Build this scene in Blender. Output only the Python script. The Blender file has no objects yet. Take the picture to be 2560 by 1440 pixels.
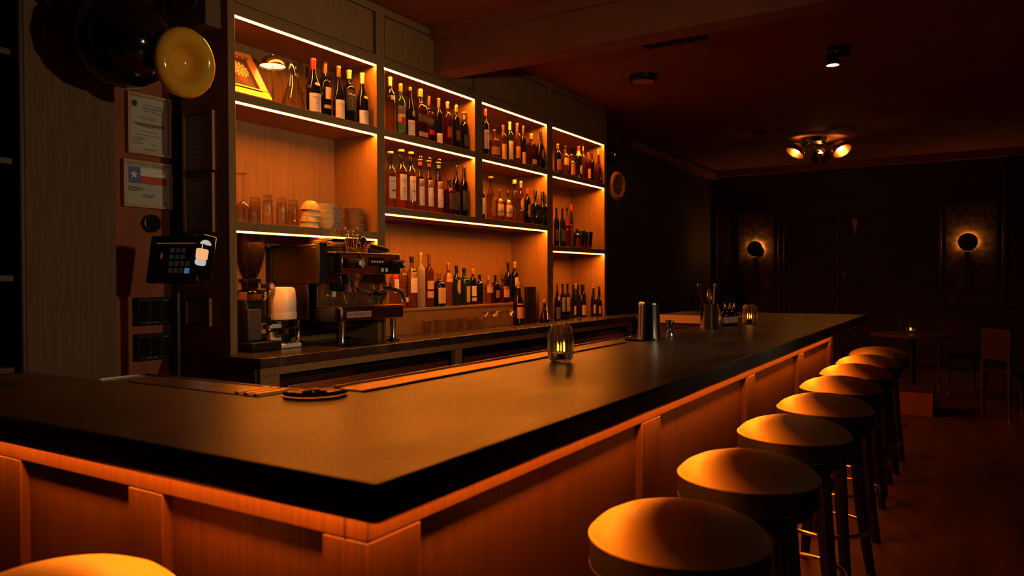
import bpy, bmesh, math, random
from mathutils import Matrix, Vector
random.seed(7)
S = bpy.context.scene
COL = S.collection
PI = math.pi
# ---------------------------------------------------------------- camera
YAW, PIT, ROL, F = 1.0182, -0.0128, -0.0042, 1886.6
fw = Vector((math.sin(YAW)*math.cos(PIT), math.cos(YAW)*math.cos(PIT), math.sin(PIT)))
rt = Vector((math.cos(YAW), -math.sin(YAW), 0)); up = rt.cross(fw)
r2 = rt*math.cos(ROL)+up*math.sin(ROL); u2 = -rt*math.sin(ROL)+up*math.cos(ROL)
cd = bpy.data.cameras.new('camera'); cam = bpy.data.objects.new('camera', cd); COL.objects.link(cam)
M = Matrix((r2, u2, -fw)).transposed().to_4x4(); M.translation = (0, 0, 1.36)
cam.matrix_world = M
cd.sensor_width = 36; cd.lens = 36*F/2560; cd.clip_start = .05; cd.clip_end = 60
cd.dof.use_dof = True; cd.dof.focus_distance = 4.4; cd.dof.aperture_fstop = 3.2
S.camera = cam
# ---------------------------------------------------------------- world, exposure, room lamps
w = bpy.data.worlds.new('night'); S.world = w; w.use_nodes = True
w.node_tree.nodes['Background'].inputs[0].default_value = (.6, .62, .7, 1)
w.node_tree.nodes['Background'].inputs[1].default_value = .0
S.view_settings.view_transform = 'Standard'; S.view_settings.look = 'None'
S.view_settings.exposure = 0.0; S.view_settings.gamma = 1; S.view_settings.use_curve_mapping = False
cy = S.cycles
cy.max_bounces = 10; cy.diffuse_bounces = 5; cy.glossy_bounces = 5; cy.transmission_bounces = 10; cy.transparent_max_bounces = 24
cy.caustics_reflective = False; cy.caustics_refractive = False
cy.sample_clamp_indirect = 4.0; cy.use_denoising = True
LED = (1.0, .220, .012)
LED_POWER = 270
def lamp(name, loc, target, power, color, size, cone, blend):
    l = bpy.data.lights.new(name, 'SPOT'); l.energy = power; l.color = color; l.shadow_soft_size = size
    l.spot_size = math.radians(cone); l.spot_blend = blend
    o = bpy.data.objects.new(name, l); COL.objects.link(o); o.location = loc
    o.rotation_euler = (Vector(target)-Vector(loc)).to_track_quat('-Z', 'Y').to_euler(); return o
# two shaded spotlights on the dark side of the room, turned towards the back bar
lamp('unseen_spotlight', (3.2, -1.5, 2.0), (2.5, 3.6, 1.95), 150, (1, .73, .42), .05, 62, 1)
lamp('unseen_spotlight', (2.2, -1.4, 2.3), (4.9, 3.6, 2.0), 105, (1, .73, .42), .05, 60, 1)
lamp('unseen_spotlight', (1.6, -2.6, 1.9), (2.6, .7, .95), 5, (1, .80, .60), .05, 52, 1)  # unseen spot added to lift the dark bar front
# added unseen spot: its lit wall puts an orange reflection in the machine front
lamp('unseen_wall_spot', (11.9, -3.62, 3.0), (11.9, -4, 1.5), 70, (1, .42, .10), .06, 80, .8)

# ---------------------------------------------------------------- materials
MATS = {}
def newmat(name):
    m = bpy.data.materials.new(name); m.use_nodes = True; MATS[name] = m
    return m, m.node_tree, m.node_tree.nodes['Principled BSDF']
def P(name, col, rough=.5, metal=0, spec=.5, noise=0, nscale=30, bump=0, stretch=(1, 1, 1), coat=0, rvar=0, emit=None, estr=0, trans=0, ior=1.45, col2=None, lo=.35, hi=.65):
    m, nt, b = newmat(name)
    b.inputs['Base Color'].default_value = (*col, 1); b.inputs['Roughness'].default_value = rough
    b.inputs['Metallic'].default_value = metal; b.inputs['Specular IOR Level'].default_value = spec
    b.inputs['Coat Weight'].default_value = coat; b.inputs['Coat Roughness'].default_value = .08
    b.inputs['Transmission Weight'].default_value = trans; b.inputs['IOR'].default_value = ior
    if emit: b.inputs['Emission Color'].default_value = (*emit, 1); b.inputs['Emission Strength'].default_value = estr
    if noise or bump or rvar or col2:
        tc = nt.nodes.new('ShaderNodeTexCoord'); mp = nt.nodes.new('ShaderNodeMapping'); mp.inputs['Scale'].default_value = stretch
        nz = nt.nodes.new('ShaderNodeTexNoise'); nz.inputs['Scale'].default_value = nscale; nz.inputs['Detail'].default_value = 5
        nt.links.new(tc.outputs['Object'], mp.inputs[0]); nt.links.new(mp.outputs[0], nz.inputs['Vector'])
        if noise or col2:
            cr = nt.nodes.new('ShaderNodeValToRGB'); e = cr.color_ramp.elements
            e[0].position = lo; e[1].position = hi
            c2 = col2 or tuple(c*(1+noise) for c in col); c1 = col if col2 else tuple(c*(1-noise) for c in col)
            e[0].color = (*c1, 1); e[1].color = (*c2, 1)
            nt.links.new(nz.outputs['Fac'], cr.inputs[0]); nt.links.new(cr.outputs[0], b.inputs['Base Color'])
        if rvar:
            mr = nt.nodes.new('ShaderNodeMapRange'); mr.inputs[1].default_value = .3; mr.inputs[2].default_value = .7
            mr.inputs[3].default_value = rough-rvar; mr.inputs[4].default_value = rough+rvar
            nt.links.new(nz.outputs['Fac'], mr.inputs[0]); nt.links.new(mr.outputs[0], b.inputs['Roughness'])
        if bump:
            bp = nt.nodes.new('ShaderNodeBump'); bp.inputs['Strength'].default_value = bump; bp.inputs['Distance'].default_value = .004
            nt.links.new(nz.outputs['Fac'], bp.inputs['Height']); nt.links.new(bp.outputs[0], b.inputs['Normal'])
    return m
def EM(name, col, strength):
    m = bpy.data.materials.new(name); m.use_nodes = True; MATS[name] = m; nt = m.node_tree
    nt.nodes.remove(nt.nodes['Principled BSDF']); e = nt.nodes.new('ShaderNodeEmission')
    e.inputs[0].default_value = (*col, 1); e.inputs[1].default_value = strength
    nt.links.new(e.outputs[0], nt.nodes['Material Output'].inputs[0]); return m
def THIN(name, tint, refl=.9, base=.05, rough=.02, gtint=(1, 1, 1), dark=.55):
    m = bpy.data.materials.new(name); m.use_nodes = True; MATS[name] = m; nt = m.node_tree
    nt.nodes.remove(nt.nodes['Principled BSDF'])
    t = nt.nodes.new('ShaderNodeBsdfTransparent'); t.inputs[0].default_value = (*tint, 1)
    g = nt.nodes.new('ShaderNodeBsdfGlossy'); g.inputs[0].default_value = (*gtint, 1); g.inputs['Roughness'].default_value = rough
    lw = nt.nodes.new('ShaderNodeLayerWeight'); lw.inputs[0].default_value = .5
    p = nt.nodes.new('ShaderNodeMath'); p.operation = 'POWER'; p.inputs[1].default_value = 3.5
    ml = nt.nodes.new('ShaderNodeMath'); ml.operation = 'MULTIPLY_ADD'; ml.inputs[1].default_value = refl; ml.inputs[2].default_value = base
    mx = nt.nodes.new('ShaderNodeMixShader')
    dk = nt.nodes.new('ShaderNodeMixRGB'); dk.inputs[1].default_value = (*tint, 1); dk.inputs[2].default_value = (*[c*dark for c in tint], 1)
    p2 = nt.nodes.new('ShaderNodeMath'); p2.operation = 'POWER'; p2.inputs[1].default_value = 2.2
    nt.links.new(lw.outputs['Facing'], p2.inputs[0]); nt.links.new(p2.outputs[0], dk.inputs[0]); nt.links.new(dk.outputs[0], t.inputs[0])
    nt.links.new(lw.outputs['Facing'], p.inputs[0]); nt.links.new(p.outputs[0], ml.inputs[0]); nt.links.new(ml.outputs[0], mx.inputs[0])
    nt.links.new(t.outputs[0], mx.inputs[1]); nt.links.new(g.outputs[0], mx.inputs[2])
    nt.links.new(mx.outputs[0], nt.nodes['Material Output'].inputs[0]); return m
G = (60, 60, 2.2)
P('wood_veneer', (.28, .165, .064), .55, spec=.2, noise=.12, nscale=1.6, stretch=G, bump=.05)
P('wood_bar', (.088, .034, .015), .5, spec=.25, noise=.16, nscale=1.4, stretch=G, bump=.1)
P('wood_dark', (.06, .03, .016), .5, noise=.2, nscale=1.5, stretch=G)
P('wood_frame', (.55, .33, .15), .45, noise=.15, nscale=2, stretch=G)
P('stone', (.042, .040, .038), .35, spec=.34, noise=.45, nscale=2.2, rvar=.055, stretch=(1, 2.2, 1))
P('steel_reflection_tint', (.66, .40, .20), .16, 1)  # copper tint puts an orange reflection into the steel's colour
P('stone_counter', (.03, .028, .026), .22, spec=.6, col2=(.075, .068, .06), nscale=7, lo=.56, hi=.74, rvar=.06)
P('plaster_red', (.30, .085, .035), .75, noise=.1, nscale=6, bump=.08)
P('ceiling_paint', (.27, .095, .043), .8, noise=.08, nscale=3)
P('wall_panel', (.16, .10, .056), .7, spec=.15, noise=.15, nscale=1.5, stretch=G)
P('wall_dark', (.045, .026, .018), .7, noise=.2, nscale=4)
P('wall_patina', (.055, .028, .014), .6, noise=.8, nscale=13, bump=.35)
P('floor', (.10, .038, .022), .5, spec=.4, noise=.35, nscale=2.2, stretch=(.35, 1.6, 1))
P('black', (.008, .008, .009), .4); P('black_gloss', (.006, .006, .007), .08, coat=.3)
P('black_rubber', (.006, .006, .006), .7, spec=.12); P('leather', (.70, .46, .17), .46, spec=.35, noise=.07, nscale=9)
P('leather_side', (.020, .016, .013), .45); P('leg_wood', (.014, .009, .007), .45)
P('steel', (.62, .60, .57), .18, 1); P('steel_brushed', (.50, .48, .46), .3, 1, noise=.1, nscale=4, stretch=(1, 1, 60))
P('steel_dark', (.16, .12, .10), .28, 1); P('steel_tin', (.62, .59, .55), .13, 1); P('edge_wood', (.80, .50, .24), .5); P('chrome', (.8, .78, .75), .06, 1); P('rail_metal', (.80, .52, .22), .38, 1); P('brass', (.75, .50, .20), .22, 1)
P('brass_dark', (.40, .24, .10), .3, 1); P('gold_frame', (.72, .42, .12), .3, .7)
P('yellow_enamel', (.78, .40, .035), .09, coat=.6); P('mustard_dark', (.45, .24, .03), .12, coat=.6)
P('cream_enamel', (.80, .74, .62), .3, coat=.2); P('grey_plastic', (.05, .05, .053), .5)
P('ceramic', (.88, .64, .24), .25, coat=.3); P('ceramic_white', (.82, .76, .68), .22, coat=.3)
P('paper', (.48, .45, .38), .7); P('paper_dim', (.30, .26, .25), .7); P('blue_flag', (.10, .16, .36), .7); P('red_flag', (.55, .08, .06), .7)
P('ink', (.04, .03, .03), .6); P('screen_off', (.012, .011, .010), .12)
P('beans', (.007, .0035, .0025), .5, spec=.3, noise=.5, nscale=90, bump=.9)
P('wax', (.75, .62, .42), .5); P('lemon', (.85, .38, .06), .45)
EM('led', LED, LED_POWER); EM('led_front', (1, .50, .29), 2.7); EM('led_under', LED, 140)
EM('bulb', (1, .36, .06), 70); EM('bulb_spot', (1, .55, .2), 26); EM('halo', (1, .36, .05), 110); EM('flame', (1, .40, .03), 7)
EM('lamp_glow', (1, .62, .22), 3.2)
EM('key_lit', (.30, .26, .16), .035); EM('key_blue', (.10, .42, .75), .30); EM('screen_bar', (1, .22, .05), .13); EM('jar_glow', (1, .48, .2), .9); EM('jar_glow_pale', (.9, .85, .78), .55)  # last two paint the light caught by the glass beside the till
THIN('glass', (.93, .90, .85), base=.07); THIN('glass_bottle', (.80, .71, .58), base=.07, dark=.22); THIN('glass_tint', (.80, .70, .55)); THIN('glass_smoke', (.25, .20, .16), base=.06)
THIN('liq_clear', (.90, .80, .66), refl=.3, base=.02); THIN('liq_tequila', (.80, .62, .44), refl=.3, base=.02)
THIN('liq_orange', (1.0, .62, .2), refl=.25, base=.02); THIN('liq_red', (.75, .05, .02), refl=.3, base=.02); THIN('liq_pink', (.90, .42, .24), refl=.3, base=.02)
P('bottle_dark', (.006, .007, .005), .05, spec=.6); P('bottle_green', (.010, .030, .010), .06, spec=.6)
P('bottle_amber', (.20, .070, .012), .03, trans=.7, ior=1.36); P('bottle_amberdk', (.08, .024, .006), .03, trans=.7, ior=1.36)
P('bottle_red', (.10, .016, .006), .03, trans=.7, ior=1.36); P('bottle_frost', (.80, .74, .62), .4, trans=.75, ior=1.3)
P('candle_glass', (.97, .95, .92), .02, trans=1, ior=1.47)
LC = dict(white=(.84, .76, .66), cream=(.84, .70, .46), ivory=(.80, .70, .48), beige=(.62, .48, .30), gold=(.62, .40, .12), navy=(.018, .022, .035), leaf=(.07, .26, .05),
 leafdk=(.10, .18, .03), olive=(.24, .22, .05), yellow=(.85, .55, .12), violet=(.16, .12, .22), red=(.55, .03, .02), sky=(.22, .36, .46), slate=(.035, .04, .045), tan=(.60, .40, .20),
 black=(.012, .012, .012), wine=(.20, .02, .02), charcoal=(.03, .027, .025), plum=(.13, .03, .06), orange=(.80, .40, .12), brown=(.13, .06, .03), goldlabel=(.58, .36, .10),
 bronze=(.30, .16, .07), blush=(.42, .30, .25), silver=(.55, .52, .48), orangepale=(.62, .38, .22), redcap=(.60, .04, .02), ink=(.05, .04, .035))
for k, c in LC.items(): P('label_'+k, c, .6)
for k, c, r, mt in [('redfoil', (.42, .03, .02), .35, .3), ('bronze', (.30, .15, .06), .3, .5), ('cream', (.74, .60, .36), .4, 0), ('ivory', (.82, .72, .48), .4, 0), ('goldcap', (.75, .48, .14), .28, .6),
 ('redcap', (.66, .05, .03), .35, 0), ('black', (.010, .010, .011), .3, 0), ('brown', (.12, .05, .025), .4, 0), ('copper', (.55, .30, .20), .3, .7), ('silver', (.6, .58, .55), .25, .8),
 ('tan', (.45, .28, .14), .5, 0), ('cork', (.74, .46, .20), .6, 0)]:
    P('cap_'+k, c, r, mt)

# ---------------------------------------------------------------- mesh helpers
class MB:
    def __init__(s): s.v = []; s.f = []; s.sm = []
    def add(s, vs, fs, smooth=False):
        n = len(s.v); s.v += [tuple(v) for v in vs]; s.f += [tuple(i+n for i in f) for f in fs]; s.sm += [smooth]*len(fs); return s
    def box(s, x0, x1, y0, y1, z0, z1):
        return s.add([(x0, y0, z0), (x1, y0, z0), (x1, y1, z0), (x0, y1, z0), (x0, y0, z1), (x1, y0, z1), (x1, y1, z1), (x0, y1, z1)],
            [(0, 3, 2, 1), (4, 5, 6, 7), (0, 1, 5, 4), (1, 2, 6, 5), (2, 3, 7, 6), (3, 0, 4, 7)])
    def lathe(s, prof, n=24, c=(0, 0, 0), sq=None, fl=1, axis='z', rot=0, closed=True):
        """prof: (z, r[, exponent]); superellipse sections when an exponent is given"""
        vs = []; fs = []; m = len(prof)
        for p in prof:
            for k in range(n):
                a = 2*PI*k/n+rot; x, y = sect(a, p[1], p[2] if len(p) > 2 else 2, fl)
                q = (x, y, p[0])
                if axis == 'y': q = (x, -p[0], y)      # axis towards -Y
                if axis == 'x': q = (p[0], x, y)
                vs.append((q[0]+c[0], q[1]+c[1], q[2]+c[2]))
        for i in range(m-1):
            for k in range(n):
                k2 = (k+1) % n; fs.append((i*n+k, i*n+k2, (i+1)*n+k2, (i+1)*n+k))
        s.add(vs, fs, True)
        if closed:
            if prof[0][1] > 1e-5: s.add([vs[k] for k in range(n)], [tuple(range(n-1, -1, -1))])
            if prof[-1][1] > 1e-5: s.add([vs[(m-1)*n+k] for k in range(n)], [tuple(range(n))])
        return s
    def cyl(s, a, b, r, r1=None, n=12):
        a, b = Vector(a), Vector(b); d = (b-a); L = d.length; q = d.to_track_quat('Z', 'Y').to_matrix(); r1 = r if r1 is None else r1
        vs = [a+q @ Vector((r*math.cos(2*PI*k/n), r*math.sin(2*PI*k/n), 0)) for k in range(n)]+[a+q @ Vector((r1*math.cos(2*PI*k/n), r1*math.sin(2*PI*k/n), L)) for k in range(n)]
        s.add(vs, [(k, (k+1) % n, n+(k+1) % n, n+k) for k in range(n)], True)
        return s.add(vs, [tuple(range(n-1, -1, -1)), tuple(range(n, 2*n))])
    def tube(s, pts, r, n=10, loop=False):
        pts = [Vector(p) for p in pts]; m = len(pts); vs = []; up = None
        for i, p in enumerate(pts):
            t = (pts[(i+1) % m]-pts[i-1]) if loop else (pts[min(i+1, m-1)]-pts[max(i-1, 0)])
            t.normalize()
            if up is None: up = t.orthogonal().normalized()
            up = (up-t*up.dot(t)).normalized(); w = t.cross(up)
            rr = r[i] if isinstance(r, (list, tuple)) else r
            vs += [p+(up*math.cos(2*PI*k/n)+w*math.sin(2*PI*k/n))*rr for k in range(n)]
        fs = []
        for i in range(m if loop else m-1):
            j = (i+1) % m
            fs += [(i*n+k, i*n+(k+1) % n, j*n+(k+1) % n, j*n+k) for k in range(n)]
        s.add(vs, fs, True)
        if not loop: s.add(vs, [tuple(range(n-1, -1, -1)), tuple(range((m-1)*n, m*n))])
        return s
    def prism(s, poly, z0, z1):
        n = len(poly)
        return s.add([(x, y, z0) for x, y in poly]+[(x, y, z1) for x, y in poly], [tuple(range(n-1, -1, -1)), tuple(range(n, 2*n))]+[(k, (k+1) % n, n+(k+1) % n, n+k) for k in range(n)])
    def sphere(s, c, r, n=16, sc=(1, 1, 1), a0=-90, a1=90):
        m = 9; prof = []
        for i in range(m):
            a = math.radians(a0+(a1-a0)*i/(m-1)); prof.append((r*sc[2]*math.sin(a), max(r*math.cos(a), 1e-6)))
        vs = []; k0 = len(s.v); s.lathe(prof, n, c)
        if sc[0] != 1 or sc[1] != 1:
            for i in range(k0, len(s.v)):
                x, y, z = s.v[i]; s.v[i] = (c[0]+(x-c[0])*sc[0], c[1]+(y-c[1])*sc[1], z)
        return s
    def xf(s, M):
        s.v = [tuple(M @ Vector(v)) for v in s.v]; return s
    def mesh(s, name, mat):
        me = bpy.data.meshes.new(name); me.from_pydata(s.v, [], s.f)
        me.polygons.foreach_set('use_smooth', s.sm)
        bm = bmesh.new(); bm.from_mesh(me); bmesh.ops.remove_doubles(bm, verts=bm.verts, dist=1e-6)
        bmesh.ops.recalc_face_normals(bm, faces=bm.faces); bm.to_mesh(me); bm.free()
        me.set_sharp_from_angle(angle=math.radians(42)); me.materials.append(MATS[mat]); me.update(); return me
    def build(s, name, mat, parent=None, bevel=0, loc=(0, 0, 0)):
        o = bpy.data.objects.new(name, s.mesh(name, mat)); COL.objects.link(o); o.location = loc
        if parent is not None: o.parent = parent
        if bevel:
            b = o.modifiers.new('bevel', 'BEVEL'); b.width = bevel; b.segments = 2; b.limit_method = 'ANGLE'; b.angle_limit = math.radians(40)
        return o
def sect(a, r, e=2, fl=1):
    c, s_ = math.cos(a), math.sin(a)
    if e != 2:
        k = (abs(c)**e+abs(s_)**e)**(-1/e); c *= k; s_ *= k
    return c*r, s_*r*fl
def box(x0, x1, y0, y1, z0, z1): return MB().box(x0, x1, y0, y1, z0, z1)
def thing(name, label, cat, loc=(0, 0, 0), group=None, rz=0):
    o = bpy.data.objects.new(name, None); COL.objects.link(o); o.location = loc; o.rotation_euler = (0, 0, rz); o.empty_display_size = .05
    return tag(o, label, cat, group)
def tag(o, label, cat, group=None):
    o['label'] = label; o['category'] = cat
    if group: o['group'] = group
    return o
def struct(o): o['kind'] = 'structure'; return o
def stuff(o): o['kind'] = 'stuff'; return o
def link_copy(o, parent=None, **kw):
    c = o.copy(); COL.objects.link(c)
    if parent is not None: c.parent = parent
    for ch in list(o.children): link_copy(ch, c)
    return c
FONT_CACHE = {}
def glyphs(body):
    if body not in FONT_CACHE:
        cu = bpy.data.curves.new('lettering', 'FONT'); cu.body = body; cu.resolution_u = 2; cu.align_x = 'CENTER'; cu.align_y = 'CENTER'
        ob = bpy.data.objects.new('lettering', cu); COL.objects.link(ob)
        me = bpy.data.meshes.new_from_object(ob.evaluated_get(bpy.context.evaluated_depsgraph_get()))
        vs = [tuple(v.co) for v in me.vertices]; fs = [tuple(p.vertices) for p in me.polygons]
        bpy.data.objects.remove(ob); bpy.data.meshes.remove(me); bpy.data.curves.remove(cu)
        x0 = min(v[0] for v in vs); x1 = max(v[0] for v in vs); y0 = min(v[1] for v in vs); y1 = max(v[1] for v in vs)
        FONT_CACHE[body] = ([((v[0]-(x0+x1)/2)/(x1-x0), (v[1]-(y0+y1)/2)/(y1-y0)) for v in vs], fs)
    return FONT_CACHE[body]
def flat_text(mb, body, cx, cz, wd, ht, y, facing=-1, axis='y'):
    vs, fs = glyphs(body)
    if axis == 'y': pts = [(cx+a*wd, y, cz+b*ht) for a, b in vs]
    else: pts = [(y, cx-a*wd, cz+b*ht) for a, b in vs]     # on a plane x = y facing -X
    return mb.add(pts, fs)

# ---------------------------------------------------------------- the room
CEIL = 3.28
struct(box(-3, 13.7, -4, 4.3, -.1, 0).build('floor', 'floor'))
struct(box(-3, 13.7, -4, 4.3, CEIL, CEIL+.1).build('ceiling', 'ceiling_paint'))
struct(box(-3, 2.78, 4.12, 4.3, 0, CEIL).build('wall_back', 'plaster_red'))
struct(box(2.78, 13.7, 4.12, 4.3, 0, CEIL).build('wall_back', 'wall_dark'))
wf = struct(box(13.6, 13.7, -4, 4.12, 0, CEIL).build('wall_far', 'wall_dark'))
struct(box(-3, 13.7, -4.1, -4, 0, CEIL).build('wall_front', 'wood_veneer'))
struct(box(-3.1, -3, -4.1, 4.3, 0, CEIL).build('wall_left', 'wall_dark'))
# the pillar left of the certificates: a veneered panel with a chamfered corner strip
pl = box(1.868, 2.314, 3.9, 4.119, 0, CEIL).build('wall_pillar', 'wall_panel'); struct(pl)
struct(box(1.838, 1.866, 3.89, 4.119, 0, CEIL).build('trim_1', 'wood_dark', bevel=.008))
struct(MB().box(4.66, 4.87, -4, 3.575, 2.945, CEIL).build('ceiling_beam', 'ceiling_paint'))
struct(box(4.615, 4.658, -4, 3.575, 3.19, CEIL).build('trim_2', 'ceiling_paint'))
struct(box(9.6, 13.6, 4.0, 4.119, 3.13, 3.24).build('trim_3', 'ceiling_paint'))
struct(box(13.50, 13.6, -4, 3.99, 3.16, CEIL).build('trim_4', 'ceiling_paint'))
# upright mouldings and panels on the far wall
for i, (y, z0, z1, wd) in enumerate([(4.03, .1, 2.55, .05), (2.93, .4, 2.45, .035), (2.84, .4, 2.35, .03), (1.98, .3, 2.4, .03), (.50, .5, 2.4, .04), (-.346, 0, 3.0, .05)]):
    struct(box(13.555, 13.599, y-wd/2, y+wd/2, z0, z1).build('trim_%d' % (5+i), 'wood_dark', bevel=.006))
for y0, y1 in ((3.02, 3.62), (-.25, .42)):
    struct(box(13.575, 13.598, y0, y1, .9, 2.5).build('wall_panel', 'wall_patina'))

# ---------------------------------------------------------------- back bar shelving
YF, YB = 3.577, 4.0
ZA, ZB, ZC, ZD, ZE, ZK = 2.852, 2.366, 1.631, 1.8185, 1.624, .933
BAYS = [(2.828, 4.009), (4.092, 5.221), (5.333, 6.463), (6.580, 7.787)]
sh = thing('back_bar_shelving', 'tall built-in veneered back bar shelving with four lit bays of bottles', 'shelving', (2.78, YF, ZK))
O = Vector((2.78, YF, ZK))
def sbox(name, mat, x0, x1, y0, y1, z0, z1, bevel=.0015, parent=None):
    return box(x0-O.x, x1-O.x, y0-O.y, y1-O.y, z0-O.z, z1-O.z).build(name, mat, parent or sh, bevel)
sbox('upright', 'wood_veneer', 2.779, BAYS[0][0], YF, YB, ZK, CEIL-.002)
sbox('upright', 'wood_veneer', BAYS[0][1], BAYS[1][0], YF, YB, ZK, CEIL-.002)
sbox('upright', 'wood_veneer', BAYS[1][1], BAYS[2][0], YF, YB, ZD+.0565, CEIL-.002)
sbox('upright', 'wood_veneer', BAYS[2][1], BAYS[3][0], YF, YB, ZK, CEIL-.002)
sbox('upright', 'wood_veneer', BAYS[3][1], 7.85, YF, YB, ZK, CEIL-.002)
def shelf(x0, x1, z):
    sbox('shelf', 'wood_veneer', x0, x1, YF, YB, z+.006, z+.056)
    l = sbox('led_strip', 'led', x0+.004, x1-.004, YF+.0035, YF+.018, z-.002, z+.0055, 0)
    sbox('strip_diffuser', 'led_front', x0+.004, x1-.004, YF+.001, YF+.003, z-.0028, z+.0055, 0)
    l['label'] = 'glowing warm light strip under the shelf edge'
    sbox('strip_baffle', 'steel_dark', x0+.004, x1-.004, YF+.0185, YF+.0205, z-.0045, z+.0055, 0)  # unseen baffle added to stop the strip shining backwards
for i, (x0, x1) in enumerate(BAYS):
    xb1 = BAYS[i][1] if i != 1 else 5.277
    sbox('back_panel', 'wood_veneer', x0 if i != 2 else 5.277, xb1, YB-.012, YB, ZK, CEIL-.06, 0)
    for z in ((ZA, ZB, ZC) if i == 0 else (ZA, ZB) if i < 3 else (ZA, ZB, ZE)): shelf(x0, x1, z)
    sbox('shelf_rail', 'wood_veneer', x0, x1, YF+.001, YF+.05, ZA+.057, ZA+.075)
    sbox('reveal', 'black', x0, x1, YF+.05, YF+.06, ZA+.057, 3.25, 0)
    sbox('cabinet_door', 'wood_veneer', x0+.004, x1-.036, YF-.001, YF+.022, ZA+.079, 3.215)
    sbox('top_rail', 'wood_veneer', x0, x1, YF+.001, YF+.03, 3.225, CEIL-.002)
shelf(BAYS[1][0], BAYS[2][1], ZD)
# back counter: dark stone on veneered cabinets with fridges
ct = box(-2.62, 2.62, -.36, .36, -.026, .026).build('back_countertop', 'stone_counter', None, .004, (5.36, 3.64, ZK-.027))
tag(ct, 'long dark veined stone worktop under the bottle shelves', 'countertop')
cb = thing('back_counter_cabinet', 'brown veneered base cabinet under the dark stone back counter', 'cabinet', (5.36, 3.65, 0))
def cbox(name, mat, x0, x1, y0, y1, z0, z1, bevel=.002, par=None):
    return box(x0-5.36, x1-5.36, y0-3.65, y1-3.65, z0, z1).build(name, mat, par or cb, bevel)
cbox('top_rail', 'wood_veneer', 2.77, 7.97, 3.32, 3.36, .828, .879)
cbox('stile', 'wood_veneer', 2.77, 2.905, 3.32, 3.36, .1, .827)
cbox('stile', 'wood_veneer', 4.575, 4.66, 3.32, 3.36, .1, .827)
cbox('stile', 'wood_veneer', 6.30, 6.40, 3.32, 3.36, .1, .827)
cbox('stile', 'wood_veneer', 7.90, 7.97, 3.32, 3.36, .1, .827)
cbox('side_panel', 'wood_dark', 2.75, 2.768, 3.34, 4.0, .05, .879)
cbox('back_panel', 'black', 2.77, 7.97, 3.90, 3.98, .05, .879)
cbox('plinth', 'black', 2.77, 7.97, 3.40, 3.9, .0, .1)
for x0, x1 in ((2.925, 4.56), (4.68, 6.285), (6.42, 7.88)):
    fr = thing('undercounter_fridge', 'black undercounter fridge with steel handle band, %s' % {2.925: 'left one below the espresso machine', 4.68: 'middle one below the riser bottles', 6.42: 'right one below the fourth bay'}[x0], 'fridge', ((x0+x1)/2, 3.6, .101), 'fridges under the back counter')
    hw = (x1-x0)/2
    box(-hw, hw, -.20, .28, 0, .70).build('body', 'black_gloss', fr, .004)
    for k in (-1, 1):
        d = box(min(0, k*hw)+.012, max(0, k*hw)-.012, -.225, -.201, .02, .69).build('door', 'black_gloss', fr, .003)
    box(-hw+.07, hw-.03, -.245, -.226, .60, .652).build('handle_band', 'steel_brushed', fr, .002)
    for k in (-.55, .45): MB().cyl((k*hw, -.226, .575), (k*hw, -.236, .575), .008).build('lock', 'chrome', fr)
# low return counter at the far end of the back bar
rc = box(-.25, .25, -.9, .36, -.026, .026).build('return_countertop', 'stone_counter', None, .004, (8.25, 3.64, ZK-.027)); tag(rc, 'short stone end counter continuing past the fourth shelf bay', 'countertop')
rk = box(-.22, .22, -.85, .33, 0, .879).build('return_cabinet', 'wood_dark', None, .004, (8.25, 3.64, 0)); tag(rk, 'dark end cabinet below the short stone counter by the far shelves', 'cabinet')
# niche with dark shelf boards at the left edge of the picture
ns = thing('niche_shelves', 'dark shelf boards in the shadowed niche at the left edge', 'shelving', (1.55, 3.9, 0))
for z in (.93, 1.37, 1.93, 2.45): box(-.30, .275, .03, .2, z-.015, z+.015).build('shelf', 'wood_dark', ns, .002)
box(-.33, -.301, .0, .2, 0, 2.9).build('side_panel', 'wood_dark', ns); box(-.30, .28, .201, .215, 0, 2.9).build('back_panel', 'black', ns)

# ---------------------------------------------------------------- the bar
BX0, BY0, BX1 = .793, .712, 6.37      # outer edge of the slab
IX0, IY0, IX1 = 1.372, 1.450, 5.60    # inner edge
AY = 2.16; AE = 2.56; ZT, ZS = 1.07, 1.012
bt = MB().prism([(BX0, BY0), (BX1, BY0), (BX1, AY), (IX1, AY), (IX1, IY0), (IX0, IY0), (IX0, AY), (1.238, AY), (1.238, AE), (BX0, AE)], ZS, ZT).build('bar_countertop', 'stone', None, .011)
tag(bt, 'broad dark polished stone bar top that wraps round two corners', 'countertop')
bar = thing('bar_counter', 'panelled reddish wood bar front below the dark stone top', 'bar', (0, 0, 0))
PX, PY, PXE = 1.01, .93, 6.15          # face of the front
RZ0, RZ1 = .885, 1.0105
def bb(name, x0, x1, y0, y1, z0, z1, mat='wood_bar', bevel=.003): return box(x0, x1, y0, y1, z0, z1).build(name, mat, bar, bevel)
bb('top_rail', PX+.001, PXE, PY, PY+.056, RZ0, RZ1); bb('top_rail', PX, PX+.056, PY+.057, AE-.02, RZ0, RZ1)
for x0, x1 in ((PX+.001, 1.163), (2.313, 2.484), (3.628, 3.787), (4.853, 5.016), (5.985, PXE)): bb('post', x0, x1, PY, PY+.056, .14, RZ0-.001)
for y0, y1 in ((PY+.057, 1.043), (1.536, 1.665), (2.154, AE-.02)): bb('post', PX, PX+.056, y0, y1, .14, RZ0-.001)
for x0, x1 in ((1.164, 2.312), (2.485, 3.627), (3.788, 4.852), (5.017, 5.984)): bb('panel', x0, x1, PY+.024, PY+.05, .14, RZ0-.001, bevel=0)
for y0, y1 in ((1.044, 1.535), (1.666, 2.153)): bb('panel', PX+.024, PX+.05, y0, y1, .14, RZ0-.001, bevel=0)
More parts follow.
